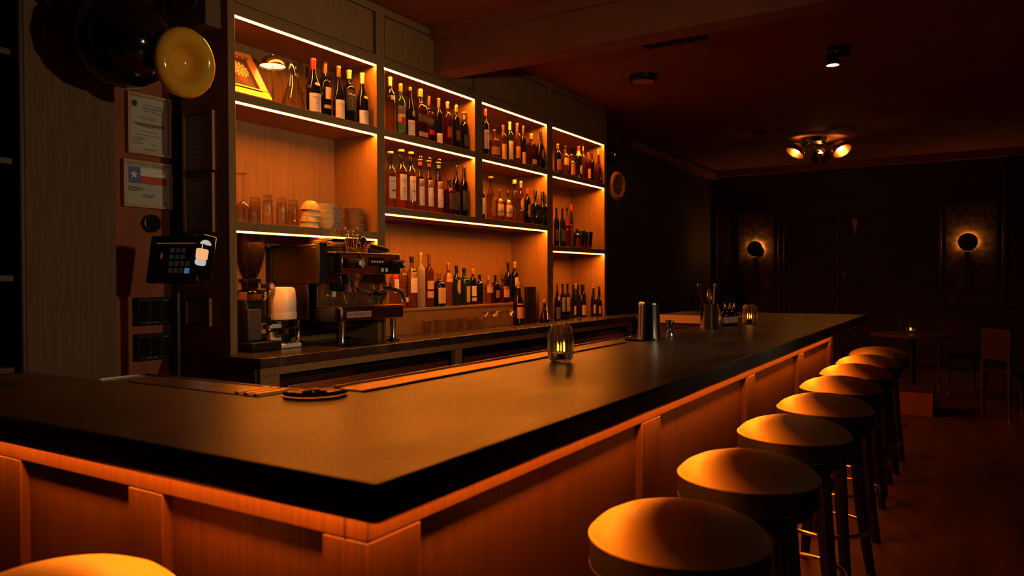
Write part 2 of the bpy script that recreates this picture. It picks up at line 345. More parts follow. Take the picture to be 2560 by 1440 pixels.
bb('kickboard', PX+.07, PXE-.02, PY+.07, PY+.09, 0, .139, 'black'); bb('kickboard', PX+.07, PX+.09, PY+.091, AE-.03, 0, .139, 'black')
bb('end_panel', PXE-.001, PXE+.02, PY+.02, AY-.05, .02, RZ1); bb('end_panel', PX+.06, IX0-.03, AY-.04, AY-.02, .02, RZ1)
bb('inner_panel', IX0-.02, IX0-.001, IY0+.005, AY-.045, .05, RZ1-.002, 'wood_veneer'); bb('inner_panel', IX0+.01, IX1-.01, IY0-.022, IY0-.003, .05, RZ1-.002, 'wood_veneer')
bb('inner_panel', IX1+.01, IX1+.03, IY0+.01, AY-.04, .05, RZ1-.002, 'wood_dark')
for a, ch, bf in (((PX-.02, PXE-.1, .893, .907, .965, .969), (PX-.02, PXE-.1, .8705, .9295, .9695, .975), (PX-.06, PXE-.1, .866, .870, .947, .975)), ((.973, .987, PY-.02, AE-.06, .965, .969), (.9505, 1.0095, PY-.02, AE-.06, .9695, .975), (.946, .950, PY-.06, AE-.06, .950, .975))):
    l = bb('led_strip', *a, mat='led_under', bevel=0); l['label'] = 'hidden warm light strip under the bar top overhang'
    bb('light_bracket', *ch, mat='black', bevel=0); bb('light_baffle', *bf, mat='black', bevel=0)  # outer strip is an unseen baffle added to cut light on the seats
# wooden inner edge of the far arm, and the metal lip round the well
lip = thing('bar_edge_lip', 'thin coppery metal lip along the inner edge of the bar top', 'edging', (0, 0, ZT))
for x0, x1, y0, y1 in ((IX0+.0005, IX0+.006, IY0+.006, AY, ), (IX0+.0005, IX1-.001, IY0+.0005, IY0+.0055)):
    box(x0, x1, y0, y1, -.03, .004).build('lip', 'brass_dark', lip)
fa = box(-.006, -.0005, IY0+.01, AY, -.058, .003).build('edge_board', 'edge_wood', None, 0, (IX1, 0, ZT)); tag(fa, 'light wood board edging the inner side of the far bar arm', 'edging')
rt_ = box(-.13, .01, .0005, .006, -.03, .004).build('end_edging', 'steel', None, 0, (IX0-.01, AY, ZT)); tag(rt_, 'bright metal strip capping the near bar arm end', 'edging')
# ribbed drip rail set along the inner edge
dr = thing('drip_rail', 'long ribbed metal drip rail along the inner edge of the bar', 'drip rail', (0, 0, ZT))
Y0, Y1 = IY0-.115, IY0-.012
box(1.44, 3.14, Y0, Y1, .0005, .003).build('tray', 'black', dr)
rib = box(0, .0145, Y0+.004, Y1-.004, .003, .0045).mesh('rib', 'rail_metal')
for k in range(70):
    x = 1.45+k*.024
    if x > 2.60 and k % 2: continue
    o = bpy.data.objects.new('rib', rib); COL.objects.link(o); o.parent = dr; o.location = (x, 0, 0)
box(1.442, 3.135, Y1-.003, Y1+.002, .003, .010).build('rim', 'brass_dark', dr); box(1.442, 3.135, Y0-.002, Y0+.003, .003, .006).build('rim', 'brass_dark', dr)
X0_, X1_ = IX0-.125, IX0-.012
box(X0_, X1_, 1.50, 2.05, .0005, .0025).build('side_tray', 'steel_dark', dr)
for k in range(3): box(X0_+.006, X1_-.006, 1.585-k*.035, 1.600-k*.035, .0026, .007).build('rib', 'rail_metal', dr)
# glass rinser let into the corner
rs = thing('glass_rinser', 'round glass rinser with black spray star in the inner bar corner', 'rinser', (1.345, 1.41, ZT))
MB().lathe([(.0005, .078), (.004, .080), (.004, .072), (.002, .070), (.002, .0)], 36, closed=False).build('drip_tray', 'brass_dark', rs)
MB().tube([(.078*math.cos(a), .078*math.sin(a), .011) for a in [math.radians(d) for d in range(160, 301, 10)]], .006, 8).build('rim', 'black_gloss', rs)
m = MB().lathe([(.004, .014), (.016, .012), (.018, .0)], 12)
for k in range(5):
    a = 2*PI*k/5; m.box(-.003, .003, 0, .032, .006, .012) if k == 0 else m.cyl((0, 0, .010), (.032*math.cos(a), .032*math.sin(a), .009), .004, n=6)
m.build('spray_star', 'black', rs)

# ---------------------------------------------------------------- bottles
BODY = dict(
 burg=[(0, .90), (.008, .98), (.02, 1), (.44, 1), (.50, .95), (.57, .80), (.65, .55), (.72, .40), (.80, .345), (.955, .33), (.957, .38), (.99, .38), (1, .34)],
 bord=[(0, .90), (.008, .98), (.02, 1), (.62, 1), (.66, .96), (.70, .80), (.735, .54), (.77, .39), (.955, .345), (.957, .39), (.99, .39), (1, .35)],
 spirit=[(0, .90), (.008, .98), (.02, 1), (.64, 1), (.68, .97), (.72, .84), (.755, .58), (.785, .41), (.82, .37), (.97, .36), (.975, .40), (1, .40)],
 cone=[(0, .90), (.008, .98), (.02, 1), (.50, 1), (.56, .95), (.64, .78), (.72, .58), (.80, .42), (.85, .37), (.97, .36), (1, .39)],
 square=[(0, .92, 6), (.01, 1, 6), (.60, 1, 6), (.645, .96, 5), (.68, .82, 4), (.71, .58, 3), (.74, .40), (.80, .35), (.97, .34), (1, .37)],
 squat=[(0, .90, 4), (.012, .98, 4), (.03, 1, 4), (.62, 1, 4), (.67, .95, 4), (.71, .78, 3), (.745, .48), (.775, .34), (.97, .33), (1, .36)],
 round=[(0, .70), (.01, .76), (.12, .93), (.30, 1), (.46, .95), (.57, .80), (.64, .56), (.69, .33), (.74, .24), (.97, .24), (1, .26)],
 tear=[(0, .74), (.01, .80), (.14, .97), (.26, 1), (.40, .90), (.52, .68), (.62, .44), (.70, .27), (.78, .2), (.97, .19), (1, .21)])
FLAT = dict(round=.82, tear=.8, square=.9)
GLASS = dict(dark='bottle_dark', green='bottle_green', amber='bottle_amber', amberdk='bottle_amberdk', red='bottle_red', frost='bottle_frost',
 clear='glass_bottle', tequila='glass_bottle', orangeliq='glass_bottle', redclear='glass_tint', pink='glass_bottle', smoke='glass_smoke')
LIQ = dict(clear=('liq_clear', .58), tequila=('liq_tequila', .60), orangeliq=('liq_orange', .62), redclear=('liq_red', .6), pink=('liq_pink', .6), smoke=('liq_tequila', .5))
TP = 1.0
def prof_at(kind, z):
    p = BODY[kind]
    for a, b in zip(p, p[1:]):
        if a[0] <= z <= b[0]:
            t = (z-a[0])/max(b[0]-a[0], 1e-9); e0 = a[2] if len(a) > 2 else 2; e1 = b[2] if len(b) > 2 else 2
            return a[1]+(b[1]-a[1])*t, e0+(e1-e0)*t
    return p[-1][1], 2
def wrap_patch(kind, r, H, z0, z1, half, off, n=14, m=3, oval=False):
    if oval: m = 10
    fl = FLAT.get(kind, 1); vs = []; fs = []
    h = math.radians(half)
    for j in range(m+1):
        z = z0+(z1-z0)*j/m; k, e = prof_at(kind, min(z/TP, 1))
        hh = h*math.sqrt(max(1-abs(2*j/m-1)**2.3, 0)) if oval else h
        for i in range(n+1):
            a = -PI/2+(-hh+2*hh*i/n); x, y = sect(a, k*r+off, e, fl); y -= (1-fl)*0
            vs.append((x, y-(.0004 if fl != 1 else 0), z*H))
    for j in range(m):
        for i in range(n): fs.append((j*(n+1)+i, j*(n+1)+i+1, (j+1)*(n+1)+i+1, (j+1)*(n+1)+i))
    return MB().add(vs, fs, True)
def wrap_pts(kind, r, H, pts, off):
    fl = FLAT.get(kind, 1); out = []
    for x, z in pts:
        k, e = prof_at(kind, min(max(z/H/TP, 0), 1)); a = -PI/2+x/(k*r); px, py = sect(a, k*r+off, e, fl); out.append((px, py-.0004*(fl != 1), z))
    return out
def label_print(kind, r, H, z0, z1, half, text, tcol, label):
    mb = MB(); wd = min(2*math.radians(half)*r*.80, 1.75*r); ht = (z1-z0)*H
    rows = text.split('|') if text else []
    z = z1*H-ht*.22
    for row in rows:
        th = min(ht*.13, wd/len(row)*1.25); vs, fs = glyphs(row); ww = min(wd, th*.78*len(row))
        mb.add(wrap_pts(kind, r, H, [(a*ww, z+b*th) for a, b in vs], .0011), fs); z -= th*1.45
    if not rows: z = z1*H-ht*.2
    n = 0
    while z > z0*H+ht*.12 and n < 6:                       # ruled fine print
        ww = wd*(.35+.3*random.random()); q = [(-ww/2, z), (ww/2, z), (ww/2, z+ht*.011), (-ww/2, z+ht*.011)]
        mb.add(wrap_pts(kind, r, H, [(q[0][0]+(q[1][0]-q[0][0])*i/6, q[0][1]) for i in range(7)]+[(q[0][0]+(q[1][0]-q[0][0])*i/6, q[2][1]) for i in range(7)], .0011),
               [(i, i+1, i+8, i+7) for i in range(6)]); z -= ht*(.10+.05*random.random()); n += 1
    stuff(mb.build('lettering', 'label_'+(tcol or 'ink'), label))
BAYN = {'1t': 'first bay top shelf', '2t': 'second bay top shelf', '2m': 'second bay middle shelf', '3t': 'third bay top shelf', '3m': 'third bay middle shelf',
 '4t': 'fourth bay top shelf', '4m': 'fourth bay middle shelf', '4b': 'counter under the fourth bay', 'r': 'wooden riser', 'c': 'back counter'}
BASE = {'1t': 2.4225, '2t': 2.4225, '3t': 2.4225, '4t': 2.4225, '2m': 1.875, '3m': 1.875, '4m': 1.6805, '4b': .9335, 'r': 1.1285, 'c': .9335}
CAPS = dict(redfoil=.80, bronze=.80, cream=.84, ivory=.80, goldcap=.85, redcap=.86, black=.88, brown=.82, copper=.84, silver=.86, tan=.86)
def make_bottle(bay, X, Y, H, r, kind, glass, cap, labels, desc):
    wine = kind in ('burg', 'bord') and bay in ('1t', '4b')
    root = thing('wine_bottle' if wine else 'liquor_bottle', desc, 'bottle', (X, Y, BASE[bay]), 'bottles on the '+BAYN[bay])
    pr = [(p[0]*H, p[1]*r)+tuple(p[2:]) for p in BODY[kind]]; fl = FLAT.get(kind, 1)
    global TP
    top = 1.0
    if cap in ('cork', 'widecork', 'widegold', 'glasscap', 'ballcap', 'blacktall'):
        top = {'ballcap': .90, 'glasscap': .92, 'blacktall': .84}.get(cap, .955)
        pr = [(q[0]*H*top, q[1]*r)+tuple(q[2:]) for q in BODY[kind]]
    TP = top
    MB().lathe(pr, 28, fl=fl).build('glass_body', GLASS[glass], root)
    if glass in LIQ:
        lm, lv = LIQ[glass]; q = []
        for z in [.022, .03]+[lv*t/6 for t in range(1, 7)]:
            k, e = prof_at(kind, z/top if z/top < 1 else 1); q.append((z*H, k*r*.93, e))
        MB().lathe(q, 24, fl=fl).build('liquid', lm, root)
    nr = prof_at(kind, .9)[0]*r
    if cap in CAPS:
        z0 = CAPS[cap]*H; mb = MB(); rr = [prof_at(kind, CAPS[cap])[0]*r+.0008, prof_at(kind, .9)[0]*r+.0009]
        rn = max(rr[1], nr+.0012); c = [(z0, rr[0]), (.9*H, rn)] if CAPS[cap] < .9 else [(z0, rn)]
        mb.lathe(c+[(.955*H, rn*1.02), (.957*H, rn*1.14), (.992*H, rn*1.14), (1.003*H, rn*1.0)], 20).build('cap', 'cap_'+cap, root)
    else:
        z0 = H*top; nr = prof_at(kind, .97)[0]*r; mb = MB(); mt = 'cap_cork'
        if cap == 'cork': mb.lathe([(z0+.0005, nr*.9), (z0+.004, nr*1.5), (z0+.012, nr*1.65), (H-.003, nr*1.65), (H, nr*1.5)], 20)
        elif cap == 'widecork': mb.lathe([(z0+.0005-.02, nr*1.3), (z0-.018, nr*1.75), (H-.002, nr*1.75), (H, nr*1.6)], 20)
        elif cap == 'widegold': mb.lathe([(z0-.05, nr*1.08), (z0-.003, nr*1.08), (z0, nr*1.9), (H-.002, nr*1.9), (H, nr*1.7)], 20); mt = 'cap_goldcap'
        elif cap == 'glasscap': mb.lathe([(z0+.0005, nr*.8), (z0+.003, nr*1.3), (z0+.006, nr*.9), (H-.006, nr*1.05), (H, nr*.9)], 20); mt = 'cap_bronze'
        elif cap == 'ballcap':
            mb.sphere((0, 0, z0+nr*1.3), nr*1.55, 20); MB().lathe([(z0-.006, nr*1.25), (z0-.004, nr*1.55), (z0+.003, nr*1.55), (z0+.005, nr*1.2)], 20).build('collar', 'cap_goldcap', root); mt = 'glass_tint'
        else: mb.lathe([(z0-.01, nr*1.35), (z0-.008, nr*1.5), (H-.004, nr*1.4), (H, nr*1.2)], 20); mt = 'cap_black'
        mb.build('cap', mt, root)
    for li, (z0, z1, half, col, text, tcol) in enumerate(labels):
        ov = col.startswith('o:'); col = col[2:] if ov else col
        if (z1-z0) > .1 or text or li == 0:
            lb = wrap_patch(kind, r, H, z0/1, z1, half, .0006+.0003*li, oval=ov).build('label', 'label_'+col, root)
            if text or (z1-z0)*H > .05: label_print(kind, r, H, z0, z1, half, text, tcol or ('cream' if col in ('navy', 'black', 'slate', 'charcoal', 'wine', 'brown') else 'ink'), lb)
        else:
            wrap_patch(kind, r, H, z0, z1, half, .0012+.0003*li, oval=ov).build('neck_band' if z0 > .48 else 'label_band', 'label_'+col, root)
    return root
BOTTLES = [
 ('1t',3.486,3.648,0.357,0.0477,'burg','dark','redfoil',[(0.03,0.36,75,'white','CHANTEREVE','ink'),(0.5,0.56,30,'o:cream','','')],'dark wine bottle with red foil,leftmost bottle beside the carafe'),
 ('1t',3.68,3.742,0.398,0.0417,'bord','dark','bronze',[(0.36,0.56,38,'beige','',''),(0.2,0.26,50,'gold','','')],'dark bottle with small beige label and bronze foil,behind the red foil bottle'),
 ('1t',3.723,3.659,0.367,0.039,'burg','dark','bronze',[(0.02,0.37,75,'white','LE FLAVY','ink')],'slim dark wine bottle with bronze neck and white label,third bottle in first bay'),
 ('1t',3.858,3.692,0.376,0.0441,'bord','dark','cream',[(0.24,0.62,70,'navy','Magna','white')],'dark wine bottle with navy label and cream foil,fourth bottle in first bay'),
 ('1t',3.935,3.642,0.366,0.0417,'burg','dark','ivory',[(0.02,0.28,75,'white','VIEUX','ink'),(0.5,0.56,30,'o:cream','','')],'dark wine bottle with ivory foil at right end of first bay top shelf'),
 ('2t',4.219,3.635,0.401,0.0349,'spirit','clear','cream',[(0.58,0.66,40,'white','','')],'clear tall bottle with cream cap at left end of second bay top shelf'),
 ('2t',4.334,3.635,0.378,0.0347,'bord','green','goldcap',[(0.04,0.24,85,'leaf','',''),(0.24,0.4,85,'yellow','',''),(0.4,0.56,85,'violet','VIDA','yellow'),(0.2,0.34,40,'red','','')],'green bottle with bright painted landscape label on second bay top shelf'),
 ('2t',4.447,3.636,0.378,0.0361,'cone','dark','glasscap',[(0.03,0.33,75,'white','FERNET','ink'),(0.4,0.52,25,'o:sky','','')],'dark sloping bottle with tall white label and round blue emblem'),
 ('2t',4.585,3.651,0.394,0.0507,'square','amberdk','goldcap',[(0.34,0.5,60,'slate','',''),(0.06,0.15,55,'tan','','')],'square amber whisky bottle with big gold cap and slanted slate label'),
 ('2t',4.772,3.715,0.386,0.0397,'square','amberdk','bronze',[(0.36,0.54,60,'black','',''),(0.2,0.3,40,'red','','')],'square dark amber bottle with slanted black label behind its gold capped neighbour'),
 ('2t',4.819,3.652,0.37,0.0318,'bord','dark','bronze',[(0.02,0.24,75,'white','','')],'dark wine style bottle with low white label,sixth on second bay top shelf'),
 ('2t',4.943,3.657,0.367,0.0372,'spirit','red','goldcap',[(0.2,0.44,50,'wine','','')],'red amber bottle with gold cap and wine coloured front on second bay top shelf'),
 ('2t',5.058,3.653,0.362,0.0329,'spirit','dark','goldcap',[(0.18,0.42,50,'slate','','')],'dark bottle with gold cap and faint script,second from right on second bay top shelf'),
 ('2t',5.179,3.657,0.33,0.0368,'spirit','dark','widegold',[(0.12,0.4,50,'charcoal','','')],'dark round shouldered bottle with wide gold stopper at right end of second bay top shelf'),
 ('2m',4.221,3.638,0.411,0.0378,'spirit','tequila','cork',[(0.17,0.55,62,'white','OCHO','ink'),(0.29,0.32,34,'plum','','')],'clear tequila bottle with plum band on white label,left end of second bay'),
 ('2m',4.345,3.64,0.443,0.04,'spirit','orangeliq','cork',[(0.15,0.58,62,'white','OCHO','ink'),(0.32,0.35,34,'orange','','')],'tall orange tinted tequila bottle with orange band on its white label'),
 ('2m',4.452,3.636,0.44,0.0362,'spirit','tequila','cork',[(0.16,0.58,62,'white','OCHO','ink'),(0.31,0.34,34,'sky','','')],'tequila bottle with blue band on its white label beside the orange band one'),
 ('2m',4.559,3.634,0.439,0.0337,'cone','tequila','ballcap',[(0.1,0.56,60,'white','DON|FULANO','ink'),(0.8,0.86,180,'redcap','','')],'slender bottle with glass ball stopper and red neck band'),
 ('2m',4.669,3.634,0.443,0.0342,'cone','tequila','ballcap',[(0.1,0.56,60,'white','DON|FULANO','ink'),(0.8,0.86,180,'plum','','')],'slender bottle with glass ball stopper and purple neck band'),
 ('2m',4.797,3.638,0.447,0.038,'cone','tequila','ballcap',[(0.1,0.56,60,'white','DON|FULANO','ink'),(0.8,0.86,180,'leaf','','')],'slender bottle with glass ball stopper and green neck band'),
 ('2m',4.949,3.645,0.287,0.0454,'squat','amberdk','black',[(0.15,0.6,50,'brown','','')],'short dark square shouldered bottle with brown label on second bay middle shelf'),
 ('2m',5.096,3.683,0.422,0.0332,'bord','smoke','black',[(0.12,0.48,70,'navy','G','white')],'dark bottle with navy label letter,second from right on second bay middle shelf'),
 ('2m',5.171,3.655,0.415,0.0351,'bord','smoke','black',[(0.12,0.52,70,'navy','G','white')],'dark bottle with navy label letter at right end of second bay middle shelf'),
 ('3t',5.459,3.631,0.402,0.0312,'bord','dark','redcap',[(0.14,0.55,75,'white','MIC','wine')],'dark bottle with bright red wax top and white label on third bay top shelf'),
 ('3t',5.636,3.656,0.258,0.0462,'squat','amber','glasscap',[(0.12,0.38,85,'tan','','')],'squat wide amber bottle with tan band label on third bay top shelf'),
 ('3t',5.744,3.632,0.313,0.0323,'spirit','amber','bronze',[(0.02,0.45,70,'yellow','','')],'amber bottle with yellow label on third bay top shelf'),
 ('3t',5.875,3.641,0.365,0.0311,'spirit','green','ivory',[(0.06,0.52,70,'white','LAPHRO','ink')],'green whisky bottle with ivory cap and white label on third bay top shelf'),
 ('3t',6.022,3.654,0.381,0.0335,'spirit','amber','bronze',[(0.14,0.42,70,'orange','','')],'amber bottle with slanted orange label on third bay top shelf'),
 ('3t',6.095,3.63,0.365,0.0262,'bord','dark','bronze',[(0.02,0.32,70,'tan','','')],'slim dark bottle with densely lined tan label on third bay top shelf'),
 ('3t',6.309,3.668,0.328,0.0482,'squat','amberdk','goldcap',[(0.1,0.24,45,'orange','','')],'stout dark amber bottle with low orange label on third bay top shelf'),
 ('3t',6.407,3.619,0.37,0.0513,'round','dark','black',[(0.22,0.52,34,'o:bronze','','')],'round shouldered black bottle with ring emblem at right end of third bay top shelf'),
 ('3m',5.523,3.712,0.332,0.0263,'bord','dark','black',[(0.15,0.58,70,'white','','')],'dark bottle with white label half hidden at left end of third bay middle shelf'),
 ('3m',5.553,3.639,0.377,0.0386,'cone','tequila','cork',[(0.05,0.56,40,'o:goldlabel','','')],'clear bottle with round cork knob and long oval gold label'),
 ('3m',5.685,3.636,0.282,0.0357,'squat','tequila','glasscap',[(0.15,0.68,75,'cream','',''),(0.27,0.29,75,'brown','','')],'short clear bottle with cream label,left one of a matching pair'),
 ('3m',5.827,3.636,0.284,0.0364,'squat','tequila','glasscap',[(0.15,0.68,75,'cream','',''),(0.27,0.29,75,'brown','','')],'short clear bottle with cream label,right one of a matching pair'),
 ('3m',5.969,3.65,0.396,0.0296,'spirit','clear','widecork',[(0.3,0.4,30,'slate','','')],'tall clear bottle with wide wooden cap on third bay middle shelf'),
 ('3m',6.087,3.652,0.396,0.0319,'spirit','tequila','goldcap',[(0.3,0.62,60,'o:tan','VISI','ink')],'tall clear bottle with gold cap and round tan label on third bay middle shelf'),
 ('3m',6.206,3.652,0.337,0.0324,'spirit','dark','redcap',[(0.2,0.55,40,'bronze','','')],'dark bottle with bright red stopper on third bay middle shelf'),
 ('3m',6.352,3.649,0.337,0.0387,'squat','dark','blacktall',[(0.15,0.45,40,'charcoal','L','white')],'black bottle with tall black stopper,second from right on third bay middle shelf'),
 ('3m',6.418,3.604,0.328,0.0395,'squat','dark','blacktall',[(0.15,0.45,40,'charcoal','','')],'black bottle with tall black stopper at right end of third bay middle shelf'),
 ('4t',6.788,3.635,0.3,0.0345,'spirit','dark','goldcap',[(0.1,0.48,70,'orange','','')],'dark bottle with gold cap and orange label on fourth bay top shelf'),
 ('4t',6.989,3.657,0.312,0.0374,'squat','amber','black',[(0.35,0.68,75,'yellow','','')],'square shouldered amber bottle with yellow label and black cap on fourth bay top shelf'),
 ('4t',7.112,3.642,0.237,0.0316,'squat','amber','cork',[(0.1,0.62,70,'orange','','')],'short amber bottle with round cork and orange label on fourth bay top shelf'),
 ('4t',7.331,3.671,0.359,0.041,'spirit','dark','redcap',[(0.14,0.44,40,'o:tan','',''),(0.72,0.86,180,'cream','','')],'dark bottle with round tan emblem and cream neck wrap on fourth bay top shelf'),
 ('4t',7.557,3.73,0.411,0.0288,'bord','amber','goldcap',[],'tall thin amber bottle with gold cap at back of fourth bay top shelf'),
 ('4t',7.525,3.651,0.315,0.0308,'spirit','red','bronze',[(0.1,0.42,60,'orange','','')],'reddish bottle with bronze cap and low orange label on fourth bay top shelf'),
 ('4t',7.687,3.68,0.336,0.0269,'spirit','dark','black',[],'black capped plain dark bottle on fourth bay top shelf'),
 ('4t',7.732,3.624,0.378,0.0499,'tear','red','goldcap',[(0.46,0.56,45,'wine','',''),(0.1,0.16,30,'gold','','')],'teardrop shaped dark red bottle with gold neck at right end of fourth bay top shelf'),
 ('4m',6.749,3.63,0.39,0.0283,'bord','green','black',[(0.15,0.42,75,'olive','','')],'dark green bottle with olive label at left end of fourth bay middle shelf'),
 ('4m',6.898,3.64,0.394,0.0288,'bord','green','black',[(0.15,0.42,75,'leafdk','','')],'dark green bottle with leaf green label on fourth bay middle shelf'),
 ('4m',7.043,3.66,0.419,0.0251,'spirit','redclear','black',[(0.55,0.68,180,'red','','')],'red liqueur bottle with black cap on fourth bay middle shelf'),
 ('4m',7.174,3.68,0.46,0.0255,'cone','green','redcap',[(0.03,0.55,80,'brown','','')],'tall dark green bottle with red cap and brown wrap on fourth bay middle shelf'),
 ('4m',7.217,3.636,0.205,0.0362,'squat','dark','black',[(0.05,0.52,70,'wine','','')],'squat dark bottle with wine red label beside two dark mixing cups'),
 ('4b',6.761,3.632,0.372,0.0325,'burg','dark','bronze',[(0.03,0.36,75,'blush','',''),(0.54,0.66,40,'orange','','')],'dark wine bottle with shield neck label,leftmost on counter in fourth bay'),
 ('4b',6.917,3.65,0.367,0.0269,'bord','dark','black',[(0.22,0.62,75,'beige','','')],'dark wine bottle with tall beige label,second on counter in fourth bay'),
 ('4b',7.024,3.65,0.366,0.0272,'bord','dark','black',[(0.22,0.62,75,'beige','','')],'dark wine bottle with tall beige label,third on counter in fourth bay'),
 ('4b',7.357,3.753,0.358,0.0327,'burg','dark','black',[(0.08,0.34,40,'orange','','')],'plain dark wine bottle behind the tall beige labels in fourth bay'),
 ('4b',7.55,3.791,0.359,0.0312,'burg','dark','black',[],'unlabelled black wine bottle at back of fourth bay counter'),
 ('4b',7.511,3.722,0.357,0.042,'burg','dark','black',[(0.05,0.36,60,'orange','','')],'dark wine bottle with broad orange lit label in middle of fourth bay counter'),
 ('4b',7.6,3.845,0.362,0.0318,'bord','dark','goldcap',[(0.35,0.62,30,'charcoal','','')],'dark wine bottle with gold foil behind middle of fourth bay counter'),
 ('4b',7.672,3.782,0.355,0.0277,'bord','dark','black',[],'slim black wine bottle far back on fourth bay counter'),
 ('4b',7.748,3.697,0.368,0.0297,'burg','dark','goldcap',[(0.06,0.34,60,'tan','',''),(0.5,0.57,30,'o:gold','','')],'dark wine bottle with gold foil and tan label,near right end of fourth bay'),
 ('4b',7.752,3.632,0.332,0.0302,'burg','dark','black',[(0.08,0.34,60,'tan','',''),(0.54,0.62,30,'o:gold','','')],'dark wine bottle with tan label,rightmost on counter in fourth bay'),
 ('r',4.416,3.777,0.369,0.0365,'spirit','clear','glasscap',[(0.34,0.62,45,'white','',''),(0.62,0.8,60,'red','STO','white')],'clear bottle with red and white label beside the espresso machine'),
 ('r',4.551,3.799,0.363,0.0389,'spirit','clear','silver',[(0.14,0.24,70,'cream','','')],'clear bottle with low cream label,second on the riser'),
 ('r',4.633,3.782,0.405,0.0424,'spirit','clear','black',[(0.3,0.7,60,'white','H','ink')],'clear round shouldered bottle with black cap and white label on the riser'),
 ('r',4.776,3.809,0.439,0.0386,'spirit','frost','goldcap',[],'tall frosted clear bottle with gold cap on the riser'),
 ('r',4.889,3.808,0.43,0.0375,'spirit','amber','brown',[(0.34,0.5,75,'tan','',''),(0.18,0.3,75,'tan','','')],'amber bottle with two tan bands and brown cap on the riser'),
 ('r',4.992,3.785,0.284,0.0446,'squat','dark','bronze',[(0.1,0.55,60,'beige','','')],'short dark bottle with square beige label on the riser'),
 ('r',5.136,3.8,0.362,0.0405,'spirit','clear','copper',[(0.56,0.76,70,'orangepale','','')],'clear bottle with copper screw cap and pale orange label on the riser'),
 ('r',5.25,3.796,0.343,0.0359,'spirit','green','black',[(0.28,0.66,40,'o:tan','','')],'green bottle with oval tan label and black cap on the riser'),
 ('r',5.378,3.807,0.324,0.047,'squat','green','black',[(0.08,0.7,28,'tan','','')],'dark green square shouldered bottle with long narrow label on the riser'),
 ('r',5.505,3.802,0.318,0.0319,'spirit','dark','goldcap',[(0.24,0.52,70,'white','',''),(0.1,0.2,70,'silver','','')],'dark bottle with gold cap and white label on the riser'),
 ('r',5.645,3.824,0.265,0.0343,'spirit','dark','black',[],'plain black bottle with black cap on the riser'),
 ('r',5.744,3.795,0.255,0.0346,'squat','clear','goldcap',[(0.4,0.68,75,'tan','L','ink')],'clear bottle with wide tan label and gold cap on the riser'),
 ('r',5.887,3.813,0.262,0.0334,'squat','smoke','black',[(0.2,0.46,45,'bronze','','')],'smoky bottle with dark framed label on the riser'),
 ('r',5.99,3.791,0.226,0.0507,'squat','pink','black',[(0.24,0.66,50,'orangepale','','')],'wide pinkish bottle with black cap toward right end of the riser'),
 ('r',6.218,3.879,0.387,0.0388,'bord','dark','black',[],'tall dark bottle with long black cap at right end of the riser'),
 ('r',6.305,3.859,0.392,0.0392,'spirit','dark','goldcap',[(0.4,0.62,50,'tan','','')],'tall dark bottle with gold cap at right end of the riser'),
 ('c',5.967,3.61,0.39,0.0517,'burg','dark','tan',[(0.15,0.5,70,'orange','','')],'dark bottle with orange label standing on the counter beside the black box'),
]

for b in BOTTLES: make_bottle(*b)

# ---------------------------------------------------------------- things on the first bay shelves
Z1, Z2 = 2.4225, 1.6875
# picture in a wide gilt frame leaning back against the shelf back
fr = thing('framed_picture', 'gilt framed picture of a pale flower leaning at the left end of the top shelf', 'picture', (2.998, 3.665, Z1+.0195))
A = math.radians(33); Rm = Matrix.Rotation(-A, 4, 'X')
def fbox(name, mat, x0, x1, z0, z1, y0, y1, bev=.003): return box(x0, x1, y0, y1, z0, z1).xf(Rm).build(name, mat, fr, bev)
FW, FH = .165, .37
fbox('frame_rail', 'gold_frame', -FW, FW, 0, .062, -.012, .035); fbox('frame_rail', 'gold_frame', -FW, FW, FH-.062, FH, -.012, .035)
fbox('frame_stile', 'gold_frame', -FW, -FW+.062, .0625, FH-.0625, -.012, .035); fbox('frame_stile', 'gold_frame', FW-.062, FW, .0625, FH-.0625, -.012, .035)
for z0, z1, x0, x1 in ((.052, .066, -FW+.05, FW-.05), (FH-.066, FH-.052, -FW+.05, FW-.05)): fbox('frame_bead', 'brass', x0, x1, z0, z1, -.018, -.0125, .002)
fbox('canvas', 'wood_dark', -FW+.0625, FW-.0625, .0625, FH-.0625, .004, .012, 0)
P('petal', (.85, .62, .32), .6); P('flower_red', (.40, .05, .02), .6)
MB().cyl((.03, .16, .20), (.03, .225, -.0185), .007, n=8).build('easel_strut', 'wood_dark', fr)
m = MB().add([(.02+.085*math.cos(a)*.5, .0034, .20+.085*math.sin(a)) for a in [2*PI*k/14 for k in range(14)]], [tuple(range(14))]).xf(Rm); m.build('painted_blot', 'flower_red', fr)
m = MB()
for ring, rad in ((0, .016), (1, .034), (2, .052)):
    for k in range(5+ring*4):
        a = 2*PI*k/(5+ring*4)+ring*.4; cx, cz = .032+rad*math.cos(a), .225+rad*math.sin(a)
        m.add([(cx+.009*math.cos(t), .0030-.0001*ring, cz+.011*math.sin(t)) for t in [2*PI*j/8 for j in range(8)]], [tuple(range(8))])
m.xf(Rm).build('painted_flower', 'petal', fr)
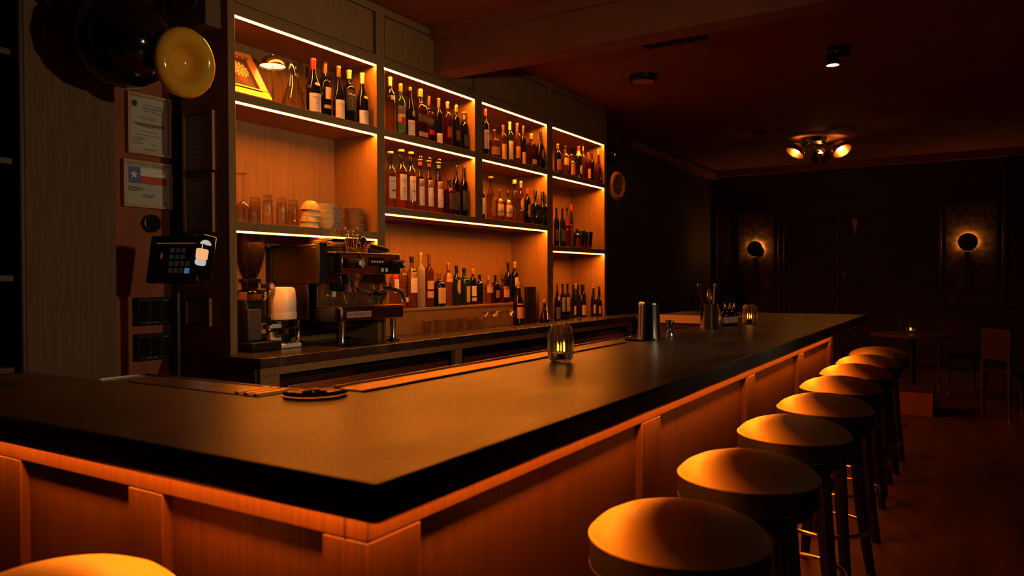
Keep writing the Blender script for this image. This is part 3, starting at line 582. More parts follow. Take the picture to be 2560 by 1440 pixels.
# small brass mushroom lamp, lit underneath
lp = thing('mushroom_lamp', 'small lit brass mushroom lamp between the gilt picture and carafe', 'lamp', (3.260, 3.768, Z1))
MB().lathe([(0, .048), (.006, .050), (.012, .046), (.014, .01)], 28).build('base', 'brass', lp)
MB().cyl((0, 0, .013), (0, 0, .32), .006).build('stem', 'brass', lp)
dome = [(.272+.0, .080), (.276, .0805), (.296, .076), (.318, .062), (.334, .038), (.341, .012), (.341, .0)]
MB().lathe(dome+[(.338, .0), (.331, .036), (.315, .059), (.295, .073), (.274, .0785)], 32, closed=False).build('shade', 'brass', lp)
MB().lathe([(.341, .007), (.352, .007), (.358, .004), (.359, 0)], 12).build('finial', 'brass', lp)
MB().lathe([(.278, .0), (.278, .076), (.281, .076), (.281, 0)], 28).build('diffuser', 'lamp_glow', lp)
# carafe
MB_c = [(0, .060), (.003, .072), (.012, .078), (.05, .076), (.10, .062), (.16, .043), (.215, .029), (.245, .030), (.275, .036), (.318, .047)]
cf = thing('glass_carafe', 'empty clear flared glass carafe between the brass lamp and red foil bottle', 'carafe', (3.358, 3.685, Z1))
MB().lathe(MB_c+[(z, r-.0022) for z, r in MB_c[::-1][:-2]]+[(.006, .06), (.006, 0)], 32, closed=False).build('glass_body', 'glass', cf)
MB().lathe([(.004, 0), (.0045, .066), (.013, .0745), (.0131, 0)], 24).build('water', 'liq_clear', cf)

# glassware and crockery on the middle shelf
wg = [(0, .040), (.012, .044), (.05, .047), (.10, .040), (.128, .018), (.138, .006), (.15, .0045), (.27, .004), (.285, .008), (.291, .030), (.294, .040)]
g = thing('wine_glass', 'stemmed wine glass standing upside down at the left end of the middle shelf', 'glass', (2.95, 3.675, Z2))
wg2 = wg+[(.288, .0), ]
MB().lathe(wg+[(z, max(r-.0018, .0)) for z, r in ((.285, .0),)]+[(.128, .0), (.126, .012), (.10, .0385), (.05, .0455), (.012, .0425), (0, .0385)], 28, closed=False).build('glass_body', 'glass', g)
tum = [(0, .033), (.004, .0345), (.13, .031), (.152, .030), (.16, .028), (.168, .027), (.168, 0)]
def tumbler_up(x, y, s, lab):
    t = thing('tumbler', lab, 'glass', (x, y, Z2), 'upside down glasses on the first bay middle shelf')
    m = MB().lathe([(z*s, r) for z, r in tum]+[(.142*s, 0), (.140*s, .026), (.12*s, .0285), (.004, .0320), (0, .0315)], 24, closed=False); m.build('glass_body', 'glass', t)
    mm = MB()
    for k in range(12):
        a = 2*PI*k/12; mm.cyl((.0338*math.cos(a), .0338*math.sin(a), .012), (.0318*math.cos(a), .0318*math.sin(a), .11*s), .0018, n=5)
    mm.build('cut_flutes', 'glass', t)
tumbler_up(2.885, 3.62, .62, 'short cut glass turned upside down, leftmost on the middle shelf')
tumbler_up(2.967, 3.605, .60, 'short cut glass turned upside down in front of the stemmed glass')
tumbler_up(3.075, 3.72, 1.0, 'tall tumbler upside down, first of four beside the stemmed glass')
tumbler_up(3.170, 3.72, 1.13, 'tallest upside down tumbler, second of the four')
tumbler_up(3.232, 3.665, 1.03, 'tall upside down tumbler, third of the four')
tumbler_up(3.305, 3.645, 1.0, 'tall upside down tumbler right beside the tilted cup stack')
cup = [(0, .030), (.003, .034), (.020, .050), (.045, .061), (.062, .064), (.0625, .0615), (.044, .057), (.020, .046), (.007, .030), (.007, 0)]
cupm = MB().lathe(cup, 28, closed=False); cupme = cupm.mesh('cup', 'ceramic')
def cupo(x, y, z, lab, grp, tilt=(0, 0), flip=False, me=None):
    o = bpy.data.objects.new('cup', me or cupme); COL.objects.link(o); o.location = (x, y, z)
    o.rotation_euler = (PI+tilt[0] if flip else tilt[0], tilt[1], 0); return tag(o, lab, 'cup', grp)
names = ['lowest', 'second', 'third', 'topmost']
for k in range(4):
    cupo(3.462+.006*(k-1.5), 3.66, Z2+.063+.037*k, 'cream bowl cup of the tilted nested stack, %s from the shelf' % names[k], 'nested cream cups beside the tumblers', (0, [0, .02, -.06, .12][k]), True)
for k in range(4):
    cupo(3.628, 3.70, Z2+.0+.036*k, 'cream bowl cup in the upright stack in front of plates, %s' % ['bottom one', 'second up', 'third up', 'top one'][k], 'upright cream cups beside the plates')
plate = [(0, .042), (.002, .046), (.006, .060), (.0105, .078), (.0115, .0785), (.0115, .0765), (.008, .060), (.0045, .044), (.0045, 0)]
pm1 = MB().lathe(plate, 32, closed=False).mesh('saucer', 'ceramic_white'); pm2 = MB().lathe(plate, 32, closed=False).mesh('saucer', 'ceramic')
ORD = ['bottom one', 'second', 'third', 'fourth', 'fifth', 'sixth', 'seventh', 'eighth', 'ninth', 'tenth', 'eleventh', 'topmost']
def saucers(x, y, z, n, step, me, lab, grp):
    for k in range(n):
        o = bpy.data.objects.new('saucer', me); COL.objects.link(o); o.location = (x+random.uniform(-.001, .001), y, z+k*step)
        tag(o, lab+', '+ORD[k]+('' if k in (0, 11) else ' from the bottom'), 'plate', grp)
saucers(3.752, 3.76, Z2, 12, .0143, pm1, 'white saucer in the stack beside the cream cups', 'white saucer stack')
saucers(3.918, 3.72, Z2, 12, .0138, pm2, 'cream saucer in the rightmost shelf stack', 'cream saucer stack')

# dark mixing cups in the fourth bay
for i, (x, y) in enumerate(((7.33, 3.65), (7.43, 3.715), (7.548, 3.665))):
    c = MB().lathe([(0, .038), (.003, .040), (.185, .055), (.187, .055), (.185, .053), (.01, .038), (.01, 0)], 28, closed=False).build('mixing_cup', 'steel_dark', None, 0, (x, y, 1.6805))
    tag(c, ['dark metal mixing cup beside the squat red labelled bottle', 'dark metal mixing cup behind the other two cups', 'dark metal mixing cup, rightmost in the fourth bay'][i], 'cup', 'dark mixing cups in the fourth bay')
# riser carrying the lower bottles
rz = thing('bottle_riser', 'long low wooden riser box under the row of bottles on the back counter', 'riser', (5.27, 3.72, .9335))
box(-1.13, 1.13, 0, .017, 0, .176).build('front_board', 'wood_veneer', rz, .001); box(-1.13, 1.13, -.002, .255, .1765, .1945).build('top_board', 'wood_veneer', rz, .001)
box(-1.13, -1.112, .018, .25, 0, .176).build('end_board', 'wood_veneer', rz); box(1.112, 1.13, .018, .25, 0, .176).build('end_board', 'wood_veneer', rz)
# rocks glasses and coupes on the counter
tg = [(0, .026), (.003, .028), (.10, .0315), (.102, .0315), (.10, .0295), (.018, .0255), (.016, 0)]
tme = MB().lathe(tg, 24, closed=False).mesh('rocks_glass', 'glass')
ZC_ = .9335
for i in range(12):
    o = bpy.data.objects.new('rocks_glass', tme); COL.objects.link(o); o.location = (4.53+.0725*i, 3.55+.075*(i % 2)-.0, ZC_)
    tag(o, 'clear rocks glass on the back counter, %s, %s from the left' % (['front row', 'rear row'][i % 2], ['first', 'second', 'third', 'fourth', 'fifth', 'last'][i//2]), 'glass', 'rocks glasses on the back counter')
cg = [(0, .034), (.002, .035), (.006, .010), (.012, .0045), (.088, .004), (.094, .008), (.102, .028), (.118, .043), (.138, .049), (.1385, .0475), (.118, .041), (.1035, .026), (.098, 0)]
cme = MB().lathe(cg, 28, closed=False).mesh('coupe_glass', 'glass')
for i, (x, y) in enumerate(((5.415, 3.60), (5.53, 3.585), (5.63, 3.62), (5.66, 3.50), (5.80, 3.60))):
    o = bpy.data.objects.new('coupe_glass', cme); COL.objects.link(o); o.location = (x, y, ZC_)
    tag(o, 'clear stemmed coupe glass on the back counter, %s' % ['leftmost of five', 'second from left', 'third from left', 'fourth, nearest the counter edge', 'rightmost of five'][i], 'glass', 'coupe glasses on the back counter')
bx = thing('menu_box', 'upright matt black box standing behind the orange labelled bottle', 'box', (6.30, 3.655, ZC_)); bx.location.x = 6.285; bx.location.y = 3.66
box(-.075, .095, 0, .032, 0, .345).build('case', 'black', bx, .003); box(-.075, .095, -.0012, -.0002, .24, .243).build('lid_seam', 'grey_plastic', bx)
fk = thing('ribbon_flask', 'small dark conical flask with crossed copper ribbon right of the black box', 'flask', (6.36, 3.555, ZC_))
MB().lathe([(0, .046), (.004, .049), (.03, .047), (.085, .030), (.135, .014), (.172, .012), (.174, .015), (.18, .015)], 28).build('glass_body', 'bottle_dark', fk)
MB().lathe([(.181, .011), (.19, .017), (.206, .019), (.218, .012), (.221, 0)], 18).build('stopper', 'cap_copper', fk)
for s_ in (-1, 1):
    MB().tube([(s_*-.014, -.018, .145), (s_*.003, -.034, .095), (s_*.022, -.050, .03)], .0028, 6).build('ribbon', 'cap_copper', fk)

# ---------------------------------------------------------------- espresso machine on the back counter
em = thing('espresso_machine', 'steel one group espresso machine with black knobs on the back counter', 'coffee machine', (3.78, 3.42, ZC_))
def eb(name, mat, x0, x1, y0, y1, z0, z1, bev=.002, par=None): return box(x0-3.78, x1-3.78, y0-3.42, y1-3.42, z0-ZC_, z1-ZC_).build(name, mat, par or em, bev)
def ev(x, y, z): return (x-3.78, y-3.42, z-ZC_)
eb('rear_housing', 'steel_dark', 3.398, 4.04, 3.53, 3.95, 1.33, 1.575, .004)
mp = eb('side_panel', 'steel_dark', 3.385, 3.397, 3.52, 3.94, 1.345, 1.565, .003)
eb('lower_side_panel', 'steel_dark', 3.400, 3.412, 3.62, 3.93, 1.10, 1.329, .002)
eb('top_edge', 'black', 3.380, 3.397, 3.505, 3.95, 1.566, 1.580)
eb('rear_frame', 'black', 3.378, 3.397, 3.935, 3.99, 1.26, 1.566)
eb('front_bracket', 'black', 3.372, 3.44, 3.485, 3.519, 1.335, 1.59, .003)
for z in (1.565, 1.36): MB().cyl(ev(3.41, 3.485, z), ev(3.41, 3.481, z), .006).build('bolt', 'chrome', em)
eb('control_housing', 'steel_reflection_tint', 3.497, 4.066, 3.42, 3.529, 1.392, 1.522, .006)
eb('bright_corner', 'chrome', 3.490, 3.4968, 3.418, 3.424, 1.392, 1.522, 0)
eb('cup_tray', 'steel_brushed', 3.44, 4.072, 3.415, 3.95, 1.5225, 1.531, .002)
eb('backsplash', 'steel_brushed', 3.46, 4.04, 3.60, 3.61, 1.18, 1.329)
for x in (3.44, 4.03):
    MB().tube([ev(x-.03 if x < 3.6 else x+.03, 3.50, 1.335), ev(x, 3.555, 1.19)], .010, 8).build('frame_bar', 'steel_brushed', em)
    MB().tube([ev(x+.015, 3.53, 1.335), ev(x+.035, 3.58, 1.19)], .006, 8).build('frame_bar', 'chrome', em)
# drip tray box and maker's plate
eb('drip_tray', 'steel_dark', 3.475, 4.075, 3.40, 3.62, 1.09, 1.178, .008)
eb('tray_rim', 'brass_dark', 3.475, 4.075, 3.398, 3.62, 1.1785, 1.185)
eb('corner_strip', 'chrome', 3.468, 3.4745, 3.398, 3.404, 1.092, 1.185, 0)
eb('side_apron', 'steel_dark', 3.44, 3.474, 3.43, 3.62, 1.09, 1.178)
pl_ = eb('name_plate', 'label_blush', 3.515, 3.742, 3.3972, 3.3995, 1.112, 1.152, 0)
flat_text(MB(), 'LA MARZOCCO', 3.628-3.78, 1.132-ZC_, .20, .020, 3.3966-3.42).build('lettering', 'label_wine', pl_)
for x, y in ((3.535, 3.46), (4.03, 3.46), (3.535, 3.86), (4.03, 3.86)):
    f = MB().lathe([(.012, .022), (.03, .016), (.155, .022)], 20, ev(x, y, ZC_)).build('leg', 'steel', em)
    MB().lathe([(0, .045), (.006, .046), (.012, .024)], 24, ev(x, y, ZC_)).build('foot', 'black_rubber', f)
eb('boiler_drain', 'black', 3.56, 4.0, 3.63, 3.84, 1.03, 1.17)
# group head and portafilter
MB().lathe([(0, .036), (.045, .040), (.075, .060), (.079, .060)], 28, ev(3.66, 3.47, 1.312)).build('group_head', 'steel', em)
pf = MB().lathe([(0, .030), (.005, .036), (.03, .038), (.034, .040), (.038, .040)], 28, ev(3.66, 3.47, 1.272)).build('portafilter', 'chrome', em)
MB().tube([ev(3.66, 3.44, 1.288), ev(3.64, 3.39, 1.284), ev(3.615, 3.30, 1.268), ev(3.60, 3.265, 1.262)], [.008, .012, .015, .011], 10).build('handle', 'black', pf)
MB().tube([ev(3.66, 3.47, 1.272), ev(3.66, 3.47, 1.25), ev(3.652, 3.465, 1.236)], .008, 8).build('spout', 'chrome', pf)
pf2 = MB().lathe([(0, .030), (.005, .036), (.03, .038), (.034, .040), (.038, .040)], 28, ev(3.90, 3.47, 1.285)).build('portafilter', 'chrome', em)
MB().tube([ev(3.90, 3.45, 1.30), ev(3.955, 3.40, 1.295), ev(4.01, 3.36, 1.27), ev(4.02, 3.34, 1.20)], [.008, .014, .016, .010], 10).build('handle', 'black', pf2)
MB().tube([ev(3.84, 3.47, 1.27), ev(3.815, 3.46, 1.29), ev(3.80, 3.45, 1.28), ev(3.83, 3.45, 1.23), ev(3.88, 3.45, 1.215), ev(3.91, 3.45, 1.25)], .006, 8).build('steam_wand', 'chrome', em)
MB().tube([ev(3.555, 3.49, 1.392), ev(3.54, 3.46, 1.35), ev(3.555, 3.45, 1.25), ev(3.57, 3.45, 1.20)], .0055, 8).build('steam_wand', 'chrome', em)
MB().cyl(ev(3.47, 3.49, 1.31), ev(3.56, 3.47, 1.30), .022).build('wand_joint', 'black_rubber', em)
# valves knobs with pale badge caps, gauge, button panel, switches
for x in (3.555, 3.985):
    k = MB().lathe([(0, .022), (.006, .027), (.085, .027), (.10, .023), (.104, .020)], 20, ev(x, 3.419, 1.460), axis='y').build('steam_knob', 'black_rubber', em)
    for j in range(10):
        a = 2*PI*j/10; MB().cyl(ev(x+.0268*math.cos(a), 3.41, 1.46+.0268*math.sin(a)), ev(x+.0268*math.cos(a), 3.335, 1.46+.0268*math.sin(a)), .0035, n=6).build('grip_rib', 'black', k) if j % 2 == 0 else None
    MB().lathe([(.1045, .016), (.107, .015), (.107, 0)], 18, ev(x, 3.419, 1.460), axis='y').build('badge', 'label_cream', k)
gz = MB().lathe([(0, .034), (.018, .034), (.020, .031), (.016, .030)], 28, ev(3.672, 3.4195, 1.463), axis='y', closed=False).build('pressure_gauge', 'black', em)
d_ = MB().lathe([(.010, .030), (.0105, .030), (.0105, 0)], 28, ev(3.672, 3.4195, 1.463), axis='y', closed=False).build('dial', 'label_blush', gz)
box(-.0015, .0015, -.0004, 0, -.020, .012).xf(Matrix.Translation(ev(3.672, 3.408, 1.463)) @ Matrix.Rotation(.5, 4, 'Y')).build('needle', 'label_red', gz)
MB().lathe([(0, .014), (.006, .015), (.007, 0)], 20, ev(3.668, 3.4195, 1.513), axis='y').build('round_badge', 'grey_plastic', em)
MB().lathe([(0, .007), (.008, .007), (.010, 0)], 14, ev(3.728, 3.4195, 1.418), axis='y').build('indicator_light', 'chrome', em)
bp = eb('button_panel', 'black_gloss', 3.745, 3.895, 3.415, 3.4195, 1.445, 1.503, .001)
for i in range(5):
    x = 3.772+i*.0255; m = MB()
    m.add([(x-.007-3.78, 3.4143-3.42, 1.468-ZC_), (x+.005-3.78, 3.4143-3.42, 1.468-ZC_), (x+.007-3.78, 3.4143-3.42, 1.481-ZC_), (x-.008-3.78, 3.4143-3.42, 1.481-ZC_)], [(0, 1, 2, 3)])
    m.add([(x+.006-3.78, 3.4143-3.42, 1.472-ZC_), (x+.010-3.78, 3.4143-3.42, 1.472-ZC_), (x+.010-3.78, 3.4143-3.42, 1.479-ZC_), (x+.007-3.78, 3.4143-3.42, 1.479-ZC_)], [(0, 1, 2, 3)])
    m.build('cup_symbol', 'label_cream', bp)
eb('switch_panel', 'steel_dark', 3.835, 4.06, 3.416, 3.4195, 1.394, 1.444, .001)
for x in (3.872, 3.914): eb('switch', 'label_cream', x-.012, x+.012, 3.411, 3.4158, 1.407, 1.434, .002)
for x, z, mt in ((3.50, 1.256, 'label_tan'), (3.54, 1.257, 'label_white')): pass
# stickers on the backsplash
MB().lathe([(0, .015), (.0006, .015), (.0006, 0)], 24, ev(3.555, 3.5995, 1.262), axis='y').build('round_sticker', 'label_ivory', em)
eb('square_sticker', 'label_white', 3.590, 3.622, 3.5985, 3.5995, 1.243, 1.278, 0)
# things on top of the machine
sm_ = pm2
for k in range(3):
    o = bpy.data.objects.new('saucer', sm_); COL.objects.link(o); o.location = (3.545, 3.66, 1.5815+.0145*k); tag(o, 'cream saucer at the back of the espresso machine top, %s' % ['lowest of three', 'middle of three', 'the upper one'][k], 'plate', 'saucers at the back of the machine')
for k in range(5):
    o = bpy.data.objects.new('saucer', sm_); COL.objects.link(o); o.location = (3.618, 3.585, 1.5315+.0145*k); o.scale = (.86, .86, 1); tag(o, 'cream saucer beside the glass on the machine, %s of five stacked' % ['lowest', 'second', 'middle one', 'fourth', 'topmost'][k], 'plate', 'saucer stack on the machine')
for k in range(2):
    o = bpy.data.objects.new('saucer', sm_); COL.objects.link(o); o.location = (3.93, 3.60, 1.5315+.0145*k); o.scale = (.8, .8, 1); tag(o, 'small cream saucer under the black handle on the machine, %s' % ['lower one', 'upper one'][k], 'plate', 'saucers under the black handle')
gl = thing('spoon_glass', 'cut glass tumbler full of small spoons on top of the machine', 'glass', (3.640, 3.47, 1.5315))
MB().lathe([(0, .034), (.004, .036), (.09, .047), (.092, .047), (.09, .0445), (.010, .034), (.010, 0)], 28, closed=False).build('glass_body', 'candle_glass', gl)
for i in range(7):
    a = 2*PI*i/7; p0 = (.022*math.cos(a), .022*math.sin(a), .012); p1 = (.040*math.cos(a+.5), .040*math.sin(a+.5), .112+.02*(i % 3))
    s_ = MB().cyl(p0, p1, .0022, n=6); s_.sphere(p1, .009, 10, (1, .5, 1.3)); o = s_.build('coffee_spoon', 'brass', None, 0, gl.location); tag(o, 'small brass coffee spoon in the cut glass tumbler, leaning %s' % ['right', 'back and right', 'back', 'left and back', 'left', 'left and forward', 'forward'][i], 'spoon', 'spoons in the glass on the machine')
tm = thing('spare_portafilter', 'spare portafilter with long black handle lying on top of the machine', 'portafilter', (3.745, 3.475, 1.5315))
MB().lathe([(0, .026), (.008, .033), (.055, .034), (.058, .036), (.064, .036)], 24).build('basket', 'chrome', tm)
MB().sphere((0, 0, .085), .028, 16).build('tamper_ball', 'black_gloss', tm)
MB().tube([(.034, 0, .045), (.075, 0, .045)], .007, 10).build('shank', 'chrome', tm)
MB().tube([(.075, 0, .046), (.085, 0, .046), (.14, 0, .040), (.20, .0, .034), (.245, 0, .027), (.262, 0, .024)], [.012, .017, .019, .020, .018, .008], 14).build('handle', 'black_rubber', tm)

# big grinder with bean hopper at the left
gr = thing('coffee_grinder', 'black coffee grinder with tall bean filled hopper at the left end', 'coffee grinder', (3.055, 3.75, ZC_))
MB().box(-.105, .115, -.15, .13, .0, .055).build('base_tray', 'black', gr, .008)
MB().prism([(-.09, -.07), (.07, -.07), (.075, .12), (-.09, .12)], .0555, .30).build('body', 'black', gr, .015)
MB().box(-.085, .015, -.088, -.071, .06, .25).build('side_cover', 'grey_plastic', gr, .006)
MB().lathe([(.30, .095), (.315, .102), (.352, .100), (.362, .085), (.366, .05)], 32).build('collar', 'chrome', gr)
MB().lathe([(.366, .048), (.40, .050), (.405, .066), (.43, .066)], 28).build('hopper_base', 'black_gloss', gr)
hp = [(.431, .044), (.47, .060), (.53, .079), (.59, .090), (.64, .096), (.688, .098)]
h_ = MB().lathe(hp, 32, closed=False).build('hopper', 'glass_tint', gr)
bs = MB().lathe([(z, r-.006) for z, r in hp[:-1]]+[(.648, .088), (.652, 0)], 28).build('coffee_beans', 'beans', gr); stuff(bs)
bb_ = MB()
for k in range(70):
    a = random.random()*2*PI; q = .083*math.sqrt(random.random()); bb_.sphere((q*math.cos(a), q*math.sin(a), .652+random.random()*.006), .007, 6, (1, .7, .6))
stuff(bb_.build('loose_beans', 'beans', gr))
MB().lathe([(.6885, .099), (.693, .100), (.693, 0)], 28).build('hopper_lid', 'black_gloss', gr)
MB().box(.055, .095, -.055, -.035, .372, .402).build('slide_gate', 'black', gr, .003)
dg = MB().lathe([(0, .016), (.02, .024), (.03, .024), (.032, .020), (.030, .0195)], 24, (.102, -.05, .385), axis='y', closed=False).build('dial_knob', 'black', gr)
MB().lathe([(.029, .0195), (.0295, .0195), (.0295, 0)], 24, (.102, -.05, .385), axis='y', closed=False).build('dial_face', 'label_blush', dg)
MB().cyl((.06, -.045, .385), (.102, -.045, .385), .004).build('dial_arm', 'steel_dark', gr)
MB().tube([(.03, -.10, .20), (.03, -.135, .195), (.03, -.145, .15)], .012, 10).build('spout', 'black_gloss', gr)
MB().box(.012, .042, -.092, -.0715, .10, .16).build('display', 'label_blush', gr, .002); MB().box(.014, .040, -.093, -.0921, .126, .157).build('display_window', 'black_gloss', gr)
MB().cyl((.055, -.09, .115), (.11, -.10, .118), .012).build('fork', 'black_gloss', gr); MB().sphere((.06, -.105, .118), .008).build('button', 'brass', gr)

# white tamping machine
tp = thing('tamping_machine', 'white domed tamping machine between the bean grinder and espresso machine', 'tamping machine', (3.263, 3.70, ZC_))
hd = MB().lathe([(.222, .083), (.24, .085), (.30, .0845), (.36, .078), (.372, .073), (.378, .060), (.380, 0)], 36).build('head_cover', 'cream_enamel', tp)
m = MB(); vs, fs = glyphs('PUQ'); q = []
for a_, b_ in vs:
    a = -PI/2+.62+a_*.042/.085; q.append((.0862*math.cos(a), .0862*math.sin(a), .245+b_*.014))
m.add(q, fs).build('lettering', 'ink', hd)
MB().lathe([(.175, .06), (.178, .086), (.205, .088), (.2215, .087)], 36).build('skirt', 'cream_enamel', tp)
MB().lathe([(.155, .028), (.165, .055), (.1745, .058)], 28).build('press_plate', 'steel', tp)
MB().box(-.085, .0, .01, .05, .015, .15).build('back_panel', 'cream_enamel', tp, .004)
MB().box(.02, .06, .03, .07, .03, .16).build('column', 'black', tp, .004)
MB().lathe([(.08, .030), (.088, .043), (.122, .046), (.126, .047)], 24, (-.03, -.045, 0)).build('portafilter', 'steel_dark', tp)
MB().tube([(.01, -.05, .115), (.05, -.06, .128), (.085, -.06, .118)], .006, 8).build('portafilter_arm', 'steel', tp)
MB().box(-.036, -.028, -.08, -.06, .03, .10).build('fork_post', 'black', tp)
MB().tube([(.045, -.07, .03), (.055, -.085, .05), (.05, -.08, .075)], .006, 8).build('orange_lever', 'lemon', tp)
MB().box(-.085, .09, -.075, .08, 0, .030).build('base', 'cream_enamel', tp, .010)
# dark kettle behind, on the counter between grinder and machine
kt = thing('black_kettle', 'black kettle in shadow between the tamping machine and espresso machine', 'kettle', (3.335, 3.875, ZC_))
MB().lathe([(0, .05), (.01, .055), (.10, .054), (.24, .048), (.30, .036), (.32, .012), (.335, .012), (.34, 0)], 24).build('body', 'black', kt)
MB().tube([(-.02, -.01, .31), (-.05, -.02, .345), (-.075, -.03, .32), (-.07, -.03, .25), (-.05, -.02, .20)], .007, 8).build('handle', 'black', kt)

# ---------------------------------------------------------------- on the bar
def candle(x, y, s, lab, h=.127, r=.0455, nf=18, grp='ribbed glass candle holders'):
    c = thing('candle_holder', lab, 'candle', (x, y, ZT+.0005), grp)
    pr = [(.0, .68), (.004, .76), (.013, .91), (.028, .985), (.045, 1), (.088, 1), (.105, .95), (.118, .85), (.127, .74)]
    n = nf*6; vs = []; fs = []; H = h/.127
    for z, k in pr:
        for i in range(n):
            a = 2*PI*i/n; rr = r*k*(1-.085*(.5-.5*math.cos(nf*a))*(1 if z > .003 else 0)); vs.append((rr*math.cos(a), rr*math.sin(a), z*H))
    for z, k in [(.1275, .66)]+[(z, k-.13) for z, k in pr[::-1] if z > .012]+[(.012, .6)]:
        for i in range(n):
            a = 2*PI*i/n; vs.append((r*k*math.cos(a), r*k*math.sin(a), z*H))
    m = len(vs)//n
    for j in range(m-1):
        for i in range(n): fs.append((j*n+i, j*n+(i+1) % n, (j+1)*n+(i+1) % n, (j+1)*n+i))
    fs += [tuple(range(n-1, -1, -1)), tuple(range((m-1)*n, m*n))]
    MB().add(vs, fs, True).build('ribbed_glass', 'candle_glass', c)
    MB().lathe([(.0125, .019), (.030, .019), (.031, .0185), (.029, .018), (.029, 0)], 20).build('tealight', 'wax', c)
    MB().cyl((0, 0, .029), (0, 0, .040), .0009, n=5).build('wick', 'ink', c)
    MB().lathe([(.036, .001), (.041, .0058), (.047, .0062), (.056, .0035), (.068, .0006)], 12).build('flame', 'flame', c)
    return c
candle(2.307, 1.226, 1, 'lit ribbed glass candle holder alone at the front of the bar')
candle(4.728, 1.193, 1, 'lit ribbed glass candle holder near the far end of the bar', .122)
candle(4.455, 1.345, 1, 'lit ribbed glass candle holder partly behind the utensil cup', .122)
lm = MB().sphere((0, 0, .020), .022, 18, (1, .9, .9)).build('lemon', 'lemon', None, 0, (4.835, 1.315, ZT+.0003)); tag(lm, 'small orange fruit beside the far ribbed candle holder', 'fruit')
dish = MB().lathe([(0, .050), (.002, .056), (.006, .074), (.0075, .076), (.006, .070), (.003, .05), (.003, 0)], 32, closed=False).build('coaster_dish', 'steel_dark', None, 0, (3.305, 1.345, ZT+.0005)); tag(dish, 'shallow dark dish under the first steel shaker tin', 'dish')
def tin(x, y, z, lab, h, r0, r1):
    t = thing('shaker_tin', lab, 'shaker', (x, y, z), 'upturned steel shaker tins')
    MB().lathe([(0, r0), (.002, r0+.001), (.006, r0), (h*.93, r1+.0015), (h*.935, r1+.0005), (h-.004, r1), (h, r1-.004), (h, 0)], 36).build('cup_body', 'steel_tin', t)
    MB().lathe([(0, r0+.0012), (.005, r0+.0012)], 36, closed=False).build('rim', 'steel', t)
tin(3.375, 1.315, ZT+.004, 'tall steel shaker tin upside down, nearer of the two beside the jigger', .172, .0485, .0405)
tin(3.485, 1.375, ZT+.0005, 'steel shaker tin upside down just behind the nearer tin', .172, .046, .039)
bl = MB().sphere((0, 0, .008), .008, 12).build('steel_bead', 'chrome', None, 0, (3.283, 1.372, ZT+.0036)); tag(bl, 'tiny shiny bead lying in the shallow dish by the tins', 'bead')
jg = thing('jigger', 'steel hourglass jigger right of the shaker tins', 'jigger', (3.525, 1.272, ZT+.0005))
MB().lathe([(0, .021), (.002, .0215), (.030, .013), (.038, .006), (.044, .006), (.052, .013), (.080, .0225), (.082, .0225), (.078, .020), (.05, .008), (.049, 0)], 28, closed=False).build('cups', 'steel', jg)
uc = thing('utensil_cup', 'straight steel cup holding bar spoons and strainers', 'cup', (4.217, 1.291, ZT+.0005))
MB().lathe([(0, .046), (.003, .048), (.138, .048), (.140, .0495), (.139, .0475), (.006, .046), (.006, 0)], 36, closed=False).build('cup_body', 'steel_tin', uc)
def tool(name, lab, dx, dy, pts, rad, mat, head=None):
    t = MB().tube(pts, rad, 8)
    if head: t.sphere(*head)
    o = t.build(name, mat, None, 0, (4.217+dx, 1.291+dy, ZT+.0075)); return tag(o, lab, 'bar tool', 'bar tools in the steel cup')
tool('bar_spoon', 'thin bar spoon leaning left out of the steel utensil cup', -.018, .01, [(0, 0, 0), (-.02, .012, .12), (-.045, .03, .232)], .0022, 'brass_dark', ((-.048, .032, .238), .009, 10, (1, .5, 1.5)))
tool('tongs', 'thin pointed tongs in the middle of the steel utensil cup', 0, .02, [(0, 0, 0), (-.005, .012, .15), (-.02, .02, .265)], .0025, 'steel_dark')
tool('wooden_muddler', 'small wooden handled tool leaning right out of the utensil cup', .012, -.012, [(0, 0, 0), (.012, -.006, .14), (.02, -.01, .235)], .0045, 'cap_copper', ((.0205, -.010, .238), .008, 10, (1, 1, 1.6)))
st = thing('cocktail_strainer', 'round cocktail strainer standing in the steel utensil cup', 'strainer', (4.205, 1.285, ZT+.0075))
MB().cyl((.0, 0, 0), (-.008, 0, .14), .004).build('handle', 'steel_dark', st); MB().lathe([(0, .038), (.003, .038)], 24, (-.010, .003, .178), axis='y').build('plate', 'cap_copper', st)
MB().tube([(-.010+.040*math.cos(a), -.003, .178+.040*math.sin(a)) for a in [2*PI*k/20 for k in range(20)]], .003, 6, True).build('spring_rim', 'brass_dark', st)
for i, (x, y) in enumerate(((4.478, 1.276), (4.530, 1.262), (4.580, 1.250))):
    b_ = thing('dropper_bottle', ['small dark bitters bottle, left of three beside the utensil cup', 'small dark bitters bottle, middle of three', 'small dark bitters bottle, right of three, nearest the far candle'][i], 'bottle', (x, y, ZT+.0005), 'bitters bottles on the bar')
    MB().lathe([(0, .020), (.003, .022), (.070, .022), (.082, .016), (.088, .009), (.100, .009)], 20).build('glass_body', 'bottle_dark', b_)
    MB().lathe([(.1005, .011), (.112, .011), (.116, .006), (.134, .0035), (.138, 0)], 14).build('dropper_cap', 'brass', b_)
    wrap = MB().lathe([(.018, .0224), (.055, .0224)], 20, closed=False).build('label', 'label_tan', b_)
